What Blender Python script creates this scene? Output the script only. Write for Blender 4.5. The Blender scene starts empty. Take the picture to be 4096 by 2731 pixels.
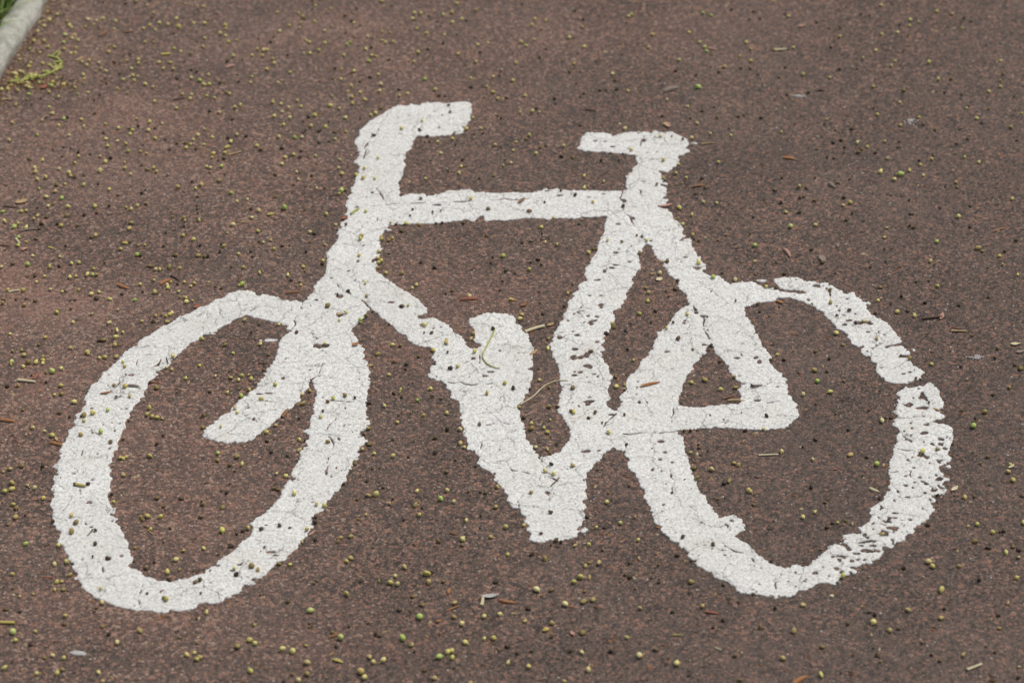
import bpy, bmesh, math, random
import numpy as np
from mathutils import Vector, Matrix

random.seed(7)
RNG = np.random.default_rng(7)
S = bpy.context.scene
C = S.collection

# ------------------------------------------------------------------ camera
PITCH = math.radians(34.0)
DIST = 3.05
LENS, SENSOR = 100.0, 36.0
IW, IH = 4096.0, 2731.0
CAM = Vector((0.0, -DIST * math.cos(PITCH), DIST * math.sin(PITCH)))
cd = bpy.data.cameras.new("camera")
cam = bpy.data.objects.new("camera", cd)
C.objects.link(cam)
cam.location = CAM
cam.rotation_euler = (math.pi / 2 - PITCH, 0, 0)
cd.lens, cd.sensor_width = LENS, SENSOR
cd.clip_start, cd.clip_end = 0.05, 500
cd.dof.use_dof = True
cd.dof.focus_distance = 2.97
cd.dof.aperture_fstop = 6.6
S.camera = cam

# ------------------------------------------------------------------ light
SUN_EL, SUN_AZ = math.radians(66), math.radians(60)   # soft light from behind and to the right
w = bpy.data.worlds.new("World")
S.world = w
w.use_nodes = True
nt = w.node_tree
sky = nt.nodes.new("ShaderNodeTexSky")
sky.sky_type = 'NISHITA'
sky.sun_disc = False
sky.sun_elevation = SUN_EL
sky.sun_rotation = SUN_AZ
sky.air_density = 1.0
sky.dust_density = 6.0
sky.ozone_density = 0.4
bg = nt.nodes["Background"]
bg.inputs["Strength"].default_value = 0.098
nt.links.new(sky.outputs[0], bg.inputs["Color"])
sl = bpy.data.lights.new("sun", 'SUN')
sl.energy = 1.6
sl.angle = math.radians(34)
sl.color = (1.0, 0.97, 0.91)
so = bpy.data.objects.new("sun", sl)
C.objects.link(so)
sd = Vector((math.sin(SUN_AZ) * math.cos(SUN_EL), math.cos(SUN_AZ) * math.cos(SUN_EL), math.sin(SUN_EL)))
so.rotation_euler = sd.to_track_quat('Z', 'Y').to_euler()
S.view_settings.view_transform = 'Standard'
S.view_settings.look = 'None'
S.view_settings.gamma = 1
S.view_settings.exposure = 0.13

# ------------------------------------------------------------------ helpers
K = 1024.0 / 2351.0
OX, OY = (0, 1024, 2048, 3072), (0, 683, 1366, 2048)
SP, CP = math.sin(PITCH), math.cos(PITCH)


def full(c, r, x, y):
    return OX[c] + x * K, OY[r] + y * K


def ground(X, Y, z=0.0):
    """the point of the plane at height z that is seen at photo pixel X, Y"""
    u = (X - IW / 2) / IW * SENSOR / LENS
    v = (IH / 2 - Y) / IW * SENSOR / LENS
    dx, dy, dz = u, CP + v * SP, -SP + v * CP
    t = (z - CAM.z) / dz
    return CAM.x + t * dx, CAM.y + t * dy


def mm_per_px(X, Y):
    a = ground(X, Y)
    b = ground(X + 1, Y)
    return b[0] - a[0]


def tag(o, label=None, cat=None, group=None, kind=None):
    if label: o['label'] = label
    if cat: o['category'] = cat
    if group: o['group'] = group
    if kind: o['kind'] = kind
    return o


def mesh_obj(name, verts, faces, mat, parent=None, smooth=True):
    me = bpy.data.meshes.new(name)
    me.from_pydata(verts, [], faces)
    me.update()
    if smooth:
        me.polygons.foreach_set("use_smooth", [True] * len(me.polygons))
    if mat: me.materials.append(mat)
    o = bpy.data.objects.new(name, me)
    C.objects.link(o)
    if parent: o.parent = parent
    return o


def hash2(ix, iy, seed):
    h = (ix.astype(np.int64) * 374761393 + iy.astype(np.int64) * 668265263 + seed * 1274126177) & 0xFFFFFFFF
    h = ((h ^ (h >> 13)) * 1274126177) & 0xFFFFFFFF
    h = ((h ^ (h >> 16)) * 2246822519) & 0xFFFFFFFF
    return ((h ^ (h >> 15)) & 0xFFFFFF) / float(0xFFFFFF)


def vnoise(x, y, size, seed):
    """smooth value noise in -1..1"""
    x, y = x / size, y / size
    ix, iy = np.floor(x), np.floor(y)
    fx, fy = x - ix, y - iy
    fx, fy = fx * fx * (3 - 2 * fx), fy * fy * (3 - 2 * fy)
    a, b = hash2(ix, iy, seed), hash2(ix + 1, iy, seed)
    c, d = hash2(ix, iy + 1, seed), hash2(ix + 1, iy + 1, seed)
    return 2 * ((a * (1 - fx) + b * fx) * (1 - fy) + (c * (1 - fx) + d * fx) * fy) - 1


# ------------------------------------------------------------------ materials
class NT:
    def __init__(self, name):
        self.m = bpy.data.materials.new(name)
        self.m.use_nodes = True
        self.t = self.m.node_tree
        self.b = self.t.nodes["Principled BSDF"]

    def n(self, kind, **kw):
        nd = self.t.nodes.new(kind)
        for k, v in kw.items():
            if k.startswith("i_"):
                key = k[2:]
                nd.inputs[int(key) if key.isdigit() else key.replace("_", " ")].default_value = v
            else:
                setattr(nd, k, v)
        return nd

    def l(self, a, b):
        self.t.links.new(a, b)

    def coord(self, which="Object"):
        return self.n("ShaderNodeTexCoord").outputs[which]

    def ramp(self, fac, stops, interp='LINEAR'):
        r = self.n("ShaderNodeValToRGB")
        r.color_ramp.interpolation = interp
        el = r.color_ramp.elements
        while len(el) < len(stops): el.new(0.5)
        for e, (p, c) in zip(el, stops):
            e.position = p
            e.color = (*c, 1) if len(c) == 3 else c
        self.l(fac, r.inputs[0])
        return r.outputs[0]

    def mix(self, fac, a, b, blend='MIX'):
        m = self.n("ShaderNodeMix", data_type='RGBA', blend_type=blend)
        for s, v in ((m.inputs[0], fac), (m.inputs[6], a), (m.inputs[7], b)):
            if isinstance(v, (int, float)): s.default_value = v
            elif isinstance(v, tuple): s.default_value = (*v, 1)
            else: self.l(v, s)
        return m.outputs[2]

    def math(self, op, a, b=0.0, clamp=False):
        m = self.n("ShaderNodeMath", operation=op, use_clamp=clamp)
        for s, v in ((m.inputs[0], a), (m.inputs[1], b)):
            if isinstance(v, (int, float)): s.default_value = v
            else: self.l(v, s)
        return m.outputs[0]

    def noise(self, vec, scale, detail=2.0, rough=0.5):
        nd = self.n("ShaderNodeTexNoise", i_Scale=scale, i_Detail=detail, i_Roughness=rough)
        self.l(vec, nd.inputs["Vector"])
        return nd.outputs["Fac"]

    def bump(self, height, strength, dist):
        b = self.n("ShaderNodeBump", i_Strength=strength, i_Distance=dist)
        self.l(height, b.inputs["Height"])
        self.l(b.outputs[0], self.b.inputs["Normal"])

    def done(self, col=None, rough=0.7, spec=0.4):
        if col is not None:
            if isinstance(col, tuple): self.b.inputs["Base Color"].default_value = (*col, 1)
            else: self.l(col, self.b.inputs["Base Color"])
        self.b.inputs["Roughness"].default_value = rough
        self.b.inputs["Specular IOR Level"].default_value = spec
        return self.m


def mat_asphalt():
    k = NT("asphalt")
    co = k.coord()
    wob = k.n("ShaderNodeTexNoise", i_Scale=420.0, i_Detail=1.0)
    k.l(co, wob.inputs["Vector"])
    vm = k.n("ShaderNodeVectorMath", operation='MULTIPLY_ADD')
    k.l(wob.outputs["Color"], vm.inputs[0])
    vm.inputs[1].default_value = (0.0022, 0.0022, 0.0)
    k.l(co, vm.inputs[2])
    vec = vm.outputs[0]

    def voro(scale, feature='F1'):
        v = k.n("ShaderNodeTexVoronoi", feature=feature, voronoi_dimensions='2D', i_Scale=scale)
        k.l(vec, v.inputs["Vector"])
        return v
    v1 = voro(370.0)
    e1 = voro(370.0, 'DISTANCE_TO_EDGE')
    v2 = voro(640.0)
    sep = k.n("ShaderNodeSeparateColor")
    k.l(v1.outputs["Color"], sep.inputs[0])
    sep2 = k.n("ShaderNodeSeparateColor")
    k.l(v2.outputs["Color"], sep2.inputs[0])
    big = k.noise(co, 2.6, 4.0, 0.6)
    mid = k.noise(co, 14.0, 3.0, 0.6)
    # the left half of the path has more of its red chippings laid bare
    sx = k.n("ShaderNodeSeparateXYZ")
    k.l(co, sx.inputs[0])
    lean = k.math('MULTIPLY', sx.outputs[0], -0.22)
    red = k.math('ADD', k.math('ADD', k.math('MULTIPLY', big, 0.55), k.math('MULTIPLY', mid, 0.42)), lean)
    wr = k.n("ShaderNodeAttribute", attribute_name="worn_red").outputs["Fac"]
    dk_ = k.n("ShaderNodeAttribute", attribute_name="dark_tone").outputs["Fac"]
    red = k.math('ADD', red, k.math('MULTIPLY', wr, 0.42))
    red = k.math('SUBTRACT', red, k.math('MULTIPLY', dk_, 0.22))
    red = k.math('SUBTRACT', red, 0.45)
    fac = k.math('ADD', sep.outputs[0], k.math('MULTIPLY', red, 0.85))
    stone = k.ramp(fac, [(0.0, (0.034, 0.027, 0.024)), (0.25, (0.070, 0.053, 0.045)), (0.45, (0.130, 0.088, 0.070)),
                         (0.68, (0.235, 0.134, 0.096)), (0.90, (0.300, 0.168, 0.120)), (1.0, (0.34, 0.24, 0.185))])
    grit = k.ramp(sep2.outputs[1], [(0.0, (0.040, 0.032, 0.028)), (0.5, (0.118, 0.089, 0.070)), (0.85, (0.200, 0.133, 0.100)),
                                    (1.0, (0.25, 0.19, 0.155))])
    pick = k.ramp(k.math('ADD', sep.outputs[1], k.math('MULTIPLY', red, -0.4)), [(0.40, (0, 0, 0)), (0.46, (1, 1, 1))])
    col = k.mix(pick, stone, grit)
    edge = k.ramp(e1.outputs["Distance"], [(0.0, (1, 1, 1)), (0.16, (0, 0, 0))])
    col = k.mix(k.math('MULTIPLY', edge, 0.75), col, (0.034, 0.028, 0.025))
    v3 = voro(165.0)
    sep3 = k.n("ShaderNodeSeparateColor")
    k.l(v3.outputs["Color"], sep3.inputs[0])
    bigst = k.math('MULTIPLY', k.ramp(sep3.outputs[0], [(0.86, (0, 0, 0)), (0.88, (1, 1, 1))]), k.ramp(v3.outputs["Distance"], [(0.34, (1, 1, 1)), (0.42, (0, 0, 0))]))
    big_col = k.ramp(sep3.outputs[1], [(0.0, (0.075, 0.058, 0.048)), (0.4, (0.15, 0.10, 0.075)), (0.7, (0.26, 0.13, 0.09)), (1.0, (0.32, 0.20, 0.15))])
    col = k.mix(k.math('MULTIPLY', bigst, 0.8), col, big_col)
    hole = k.math('MULTIPLY', k.ramp(sep3.outputs[2], [(0.80, (0, 0, 0)), (0.82, (1, 1, 1))]), k.ramp(v3.outputs["Distance"], [(0.22, (1, 1, 1)), (0.36, (0, 0, 0))]))
    col = k.mix(k.math('MULTIPLY', hole, 0.65), col, (0.026, 0.022, 0.019))
    # grey dust film in broad patches
    dust = k.ramp(k.noise(co, 5.0, 4.0, 0.65), [(0.42, (0, 0, 0)), (0.72, (1, 1, 1))])
    col = k.mix(k.math('MULTIPLY', dust, 0.28), col, (0.160, 0.122, 0.103))
    col = k.mix(k.math('MULTIPLY', wr, 0.38), col, (0.250, 0.140, 0.108))
    col = k.mix(k.math('MULTIPLY', dk_, 0.36), col, (0.055, 0.044, 0.039))
    dark = k.ramp(k.noise(co, 60.0, 3.0, 0.6), [(0.60, (0, 0, 0)), (0.72, (1, 1, 1))])
    col = k.mix(k.math('MULTIPLY', dark, 0.35), col, (0.045, 0.040, 0.036))
    sparkle = k.ramp(sep2.outputs[2], [(0.9955, (0, 0, 0)), (0.998, (1, 1, 1))])
    col = k.mix(k.math('MULTIPLY', sparkle, 0.7), col, (0.55, 0.52, 0.48))
    h = k.math('ADD', k.math('MULTIPLY', k.math('SUBTRACT', 0.6, v1.outputs["Distance"]), 1.0),
               k.math('MULTIPLY', sep.outputs[0], 0.8))
    h = k.math('ADD', h, k.math('MULTIPLY', sep2.outputs[0], 0.5))
    k.bump(h, 0.55, 0.0015)
    return k.done(col, 0.82, 0.3)


def mat_paint():
    k = NT("road_paint")
    co = k.coord()
    fine = k.noise(co, 620.0, 2.0, 0.7)
    med = k.noise(co, 330.0, 3.0, 0.7)
    stain = k.noise(co, 18.0, 4.0, 0.65)
    base = k.ramp(med, [(0.29, (0.33, 0.325, 0.31)), (0.42, (0.585, 0.597, 0.57)), (0.58, (0.735, 0.757, 0.727))])
    base = k.mix(k.ramp(fine, [(0.36, (1, 1, 1)), (0.49, (0, 0, 0))]), base, (0.42, 0.415, 0.395))
    st = k.ramp(stain, [(0.55, (0, 0, 0)), (0.75, (1, 1, 1))])
    base = k.mix(k.math('MULTIPLY', st, 0.38), base, (0.53, 0.48, 0.39))
    st2 = k.ramp(k.noise(co, 45.0, 4.0, 0.7), [(0.58, (0, 0, 0)), (0.72, (1, 1, 1))])
    base = k.mix(k.math('MULTIPLY', st2, 0.28), base, (0.40, 0.39, 0.37))
    wash = k.ramp(k.noise(co, 7.0, 5.0, 0.62), [(0.38, (0, 0, 0)), (0.68, (1, 1, 1))])
    base = k.mix(k.math('MULTIPLY', wash, 0.36), base, (0.50, 0.50, 0.465))
    thin = k.ramp(k.noise(co, 150.0, 4.0, 0.75), [(0.60, (0, 0, 0)), (0.70, (1, 1, 1))])
    tm = k.ramp(k.noise(co, 12.0, 3.0), [(0.46, (0, 0, 0)), (0.62, (1, 1, 1))])
    base = k.mix(k.math('MULTIPLY', k.math('MULTIPLY', thin, tm), 0.6), base, (0.27, 0.235, 0.20))
    # hairline cracks
    wob = k.n("ShaderNodeTexNoise", i_Scale=70.0, i_Detail=4.0, i_Roughness=0.65)
    k.l(co, wob.inputs["Vector"])
    vm = k.n("ShaderNodeVectorMath", operation='MULTIPLY_ADD')
    k.l(wob.outputs["Color"], vm.inputs[0])
    vm.inputs[1].default_value = (0.022, 0.022, 0)
    k.l(co, vm.inputs[2])
    for sc, wd, thr, amt in ((25.0, 0.022, 0.42, 0.85), (62.0, 0.032, 0.47, 0.55)):
        v = k.n("ShaderNodeTexVoronoi", feature='DISTANCE_TO_EDGE', voronoi_dimensions='2D', i_Scale=sc)
        k.l(vm.outputs[0], v.inputs["Vector"])
        line = k.ramp(v.outputs["Distance"], [(0.0, (1, 1, 1)), (wd, (0, 0, 0))])
        mask = k.ramp(k.noise(co, 26.0 + sc * 0.1, 2.0), [(thr, (0, 0, 0)), (thr + 0.09, (1, 1, 1))])
        base = k.mix(k.math('MULTIPLY', k.math('MULTIPLY', line, mask), amt), base, (0.12, 0.115, 0.105))
    # pin holes worn down to the chippings
    pits = k.ramp(k.noise(co, 260.0, 1.0), [(0.71, (0, 0, 0)), (0.75, (1, 1, 1))])
    base = k.mix(k.math('MULTIPLY', pits, 0.8), base, (0.17, 0.125, 0.11))
    h = k.math('ADD', k.math('MULTIPLY', fine, 0.5), med)
    k.bump(h, 0.5, 0.0012)
    return k.done(base, 0.75, 0.3)


def mat_seed(name, stops, island=False, rough=0.55, sss=False):
    k = NT(name)
    if island:
        rnd = k.n("ShaderNodeNewGeometry").outputs["Random Per Island"]
    else:
        rnd = k.n("ShaderNodeObjectInfo").outputs["Random"]
    col = k.ramp(rnd, stops)
    co = k.coord()
    sp = k.noise(co, 500.0, 3.0, 0.7)
    col = k.mix(k.ramp(sp, [(0.55, (0, 0, 0)), (0.72, (0.55, 0.55, 0.55))]), col, (0.24, 0.16, 0.06))
    k.bump(k.noise(co, 900.0, 2.0), 0.35, 0.0004)
    return k.done(col, rough, 0.35)


def mat_organic(name, c1, c2, scale=260.0, rough=0.65):
    k = NT(name)
    co = k.coord("Generated")
    mp = k.n("ShaderNodeMapping")
    mp.inputs["Scale"].default_value = (2.0, 14.0, 6.0)
    k.l(co, mp.inputs[0])
    n1 = k.noise(mp.outputs[0], 3.0, 4.0, 0.65)
    col = k.ramp(n1, [(0.3, c1), (0.7, c2)])
    k.bump(n1, 0.5, 0.0006)
    return k.done(col, rough, 0.35)


def mat_concrete():
    k = NT("concrete")
    co = k.coord()
    n1 = k.noise(co, 55.0, 5.0, 0.65)
    n2 = k.noise(co, 700.0, 2.0)
    col = k.ramp(n1, [(0.32, (0.27, 0.28, 0.225)), (0.52, (0.47, 0.475, 0.42)), (0.7, (0.60, 0.60, 0.55))])
    col = k.mix(k.ramp(n2, [(0.3, (0.7, 0.7, 0.7)), (0.5, (0, 0, 0))]), col, (0.25, 0.25, 0.22))
    moss = k.ramp(k.noise(co, 22.0, 4.0, 0.7), [(0.55, (0, 0, 0)), (0.75, (1, 1, 1))])
    col = k.mix(k.math('MULTIPLY', moss, 0.35), col, (0.20, 0.23, 0.13))
    spt = k.ramp(k.noise(co, 160.0, 4.0, 0.75), [(0.50, (0, 0, 0)), (0.66, (1, 1, 1))])
    col = k.mix(k.math('MULTIPLY', spt, 0.6), col, (0.20, 0.20, 0.16))
    k.bump(k.math('ADD', n1, k.math('MULTIPLY', n2, 0.4)), 0.7, 0.004)
    return k.done(col, 0.85, 0.25)


def mat_soil():
    k = NT("verge_soil")
    co = k.coord()
    n1 = k.noise(co, 90.0, 5.0, 0.7)
    col = k.ramp(n1, [(0.3, (0.035, 0.035, 0.018)), (0.6, (0.07, 0.075, 0.03)), (0.8, (0.10, 0.09, 0.05))])
    k.bump(n1, 0.6, 0.01)
    return k.done(col, 0.9, 0.2)


M_ASPHALT, M_PAINT, M_CONC, M_SOIL = mat_asphalt(), mat_paint(), mat_concrete(), mat_soil()
YEL = [(0.0, (0.46, 0.39, 0.12)), (0.22, (0.62, 0.55, 0.17)), (0.5, (0.72, 0.66, 0.25)), (0.68, (0.56, 0.55, 0.14)), (0.82, (0.48, 0.36, 0.13)), (1.0, (0.74, 0.68, 0.33))]
GRN = [(0.0, (0.36, 0.46, 0.10)), (0.6, (0.43, 0.56, 0.14)), (1.0, (0.55, 0.62, 0.22))]
OLV = [(0.0, (0.20, 0.15, 0.05)), (0.5, (0.36, 0.29, 0.10)), (1.0, (0.50, 0.40, 0.17))]
DRK = [(0.0, (0.034, 0.026, 0.018)), (0.35, (0.065, 0.047, 0.028)), (0.7, (0.12, 0.085, 0.036)), (1.0, (0.21, 0.155, 0.06))]
M_SEED = {k: (mat_seed(n, st), mat_seed(n + "_mixed", st, True)) for k, n, st in
          (("y", "pale_seed_skin", YEL), ("g", "green_seed_skin", GRN), ("o", "olive_seed_skin", OLV), ("d", "dried_bud_skin", DRK))}
M_STALK = mat_organic("stalk_skin", (0.50, 0.46, 0.16), (0.70, 0.64, 0.30))
M_STALKD = mat_organic("withered_stalk_skin", (0.15, 0.12, 0.05), (0.28, 0.23, 0.10))

# ------------------------------------------------------------------ the path
def path_sheet():
    # one sheet, finer where it is seen, with the path's own slight unevenness
    def axis(lo, hi, step, far):
        a = list(np.arange(lo, hi + step / 2, step))
        out = [-far, -far / 4, -far / 16, lo - 0.5]
        return np.array([v for v in out if v < lo - 0.1] + a + [v for v in (hi + 0.5, far / 16, far / 4, far) if v > hi + 0.1])
    X = axis(-0.9, 0.9, 0.015, 120)
    Y = axis(-1.0, 1.7, 0.015, 120)
    gx, gy = np.meshgrid(X, Y)
    z = 0.00010 * vnoise(gx, gy, 0.09, 3) + 0.00016 * vnoise(gx, gy, 0.33, 4)
    z = np.where((np.abs(gx) < 1.0) & (np.abs(gy) < 1.8), z, 0) - 0.00032
    v = np.stack([gx.ravel(), gy.ravel(), z.ravel()], 1)
    n, m = len(X), len(Y)
    f = [(j * n + i, j * n + i + 1, (j + 1) * n + i + 1, (j + 1) * n + i) for j in range(m - 1) for i in range(n - 1)]
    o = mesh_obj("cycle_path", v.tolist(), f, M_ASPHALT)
    # where the red chippings are worn bare, and where the asphalt colour is darkened in soft patches (centre and size in the 2352-wide view)
    RED = ((90, 690, 190, 110, 1.0), (260, 330, 240, 130, .55), (700, 110, 260, 60, .5), (1000, 190, 200, 80, .4), (380, 950, 200, 90, .5), (60, 950, 160, 90, .5),
           (450, 1180, 220, 130, .45), (1130, 640, 220, 80, .45), (990, 720, 110, 80, .4), (620, 1430, 300, 70, .4), (1450, 60, 300, 60, .25), (150, 120, 200, 70, .3),
           (930, 590, 110, 60, .4), (200, 1480, 260, 70, .35), (1500, 620, 80, 80, .2), (1250, 100, 160, 60, .35), (560, 380, 130, 90, .35))
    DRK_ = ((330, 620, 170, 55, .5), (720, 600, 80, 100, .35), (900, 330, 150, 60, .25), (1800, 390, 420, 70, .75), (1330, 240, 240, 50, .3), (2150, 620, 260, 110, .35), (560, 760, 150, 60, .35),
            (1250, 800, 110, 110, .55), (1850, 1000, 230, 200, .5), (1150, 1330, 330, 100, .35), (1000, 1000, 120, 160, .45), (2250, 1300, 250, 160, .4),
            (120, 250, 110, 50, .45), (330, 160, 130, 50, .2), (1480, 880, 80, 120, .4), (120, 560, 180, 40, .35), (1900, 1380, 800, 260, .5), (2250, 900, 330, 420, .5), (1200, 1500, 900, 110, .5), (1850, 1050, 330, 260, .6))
    for nm_, spots, sd_ in (("worn_red", RED, 81), ("dark_tone", DRK_, 84)):
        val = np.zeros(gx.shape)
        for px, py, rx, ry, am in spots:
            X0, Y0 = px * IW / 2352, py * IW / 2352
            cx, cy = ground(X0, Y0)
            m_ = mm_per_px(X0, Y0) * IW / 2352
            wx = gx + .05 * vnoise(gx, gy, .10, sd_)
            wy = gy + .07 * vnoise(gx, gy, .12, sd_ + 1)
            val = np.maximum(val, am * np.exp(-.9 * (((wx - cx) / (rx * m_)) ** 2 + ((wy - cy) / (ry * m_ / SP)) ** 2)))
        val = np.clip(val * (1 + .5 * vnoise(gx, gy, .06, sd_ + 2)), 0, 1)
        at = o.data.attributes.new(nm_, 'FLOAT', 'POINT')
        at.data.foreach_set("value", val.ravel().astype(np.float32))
    return o


path = tag(path_sheet(), "red-brown asphalt cycle path", None, None, "structure")

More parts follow.
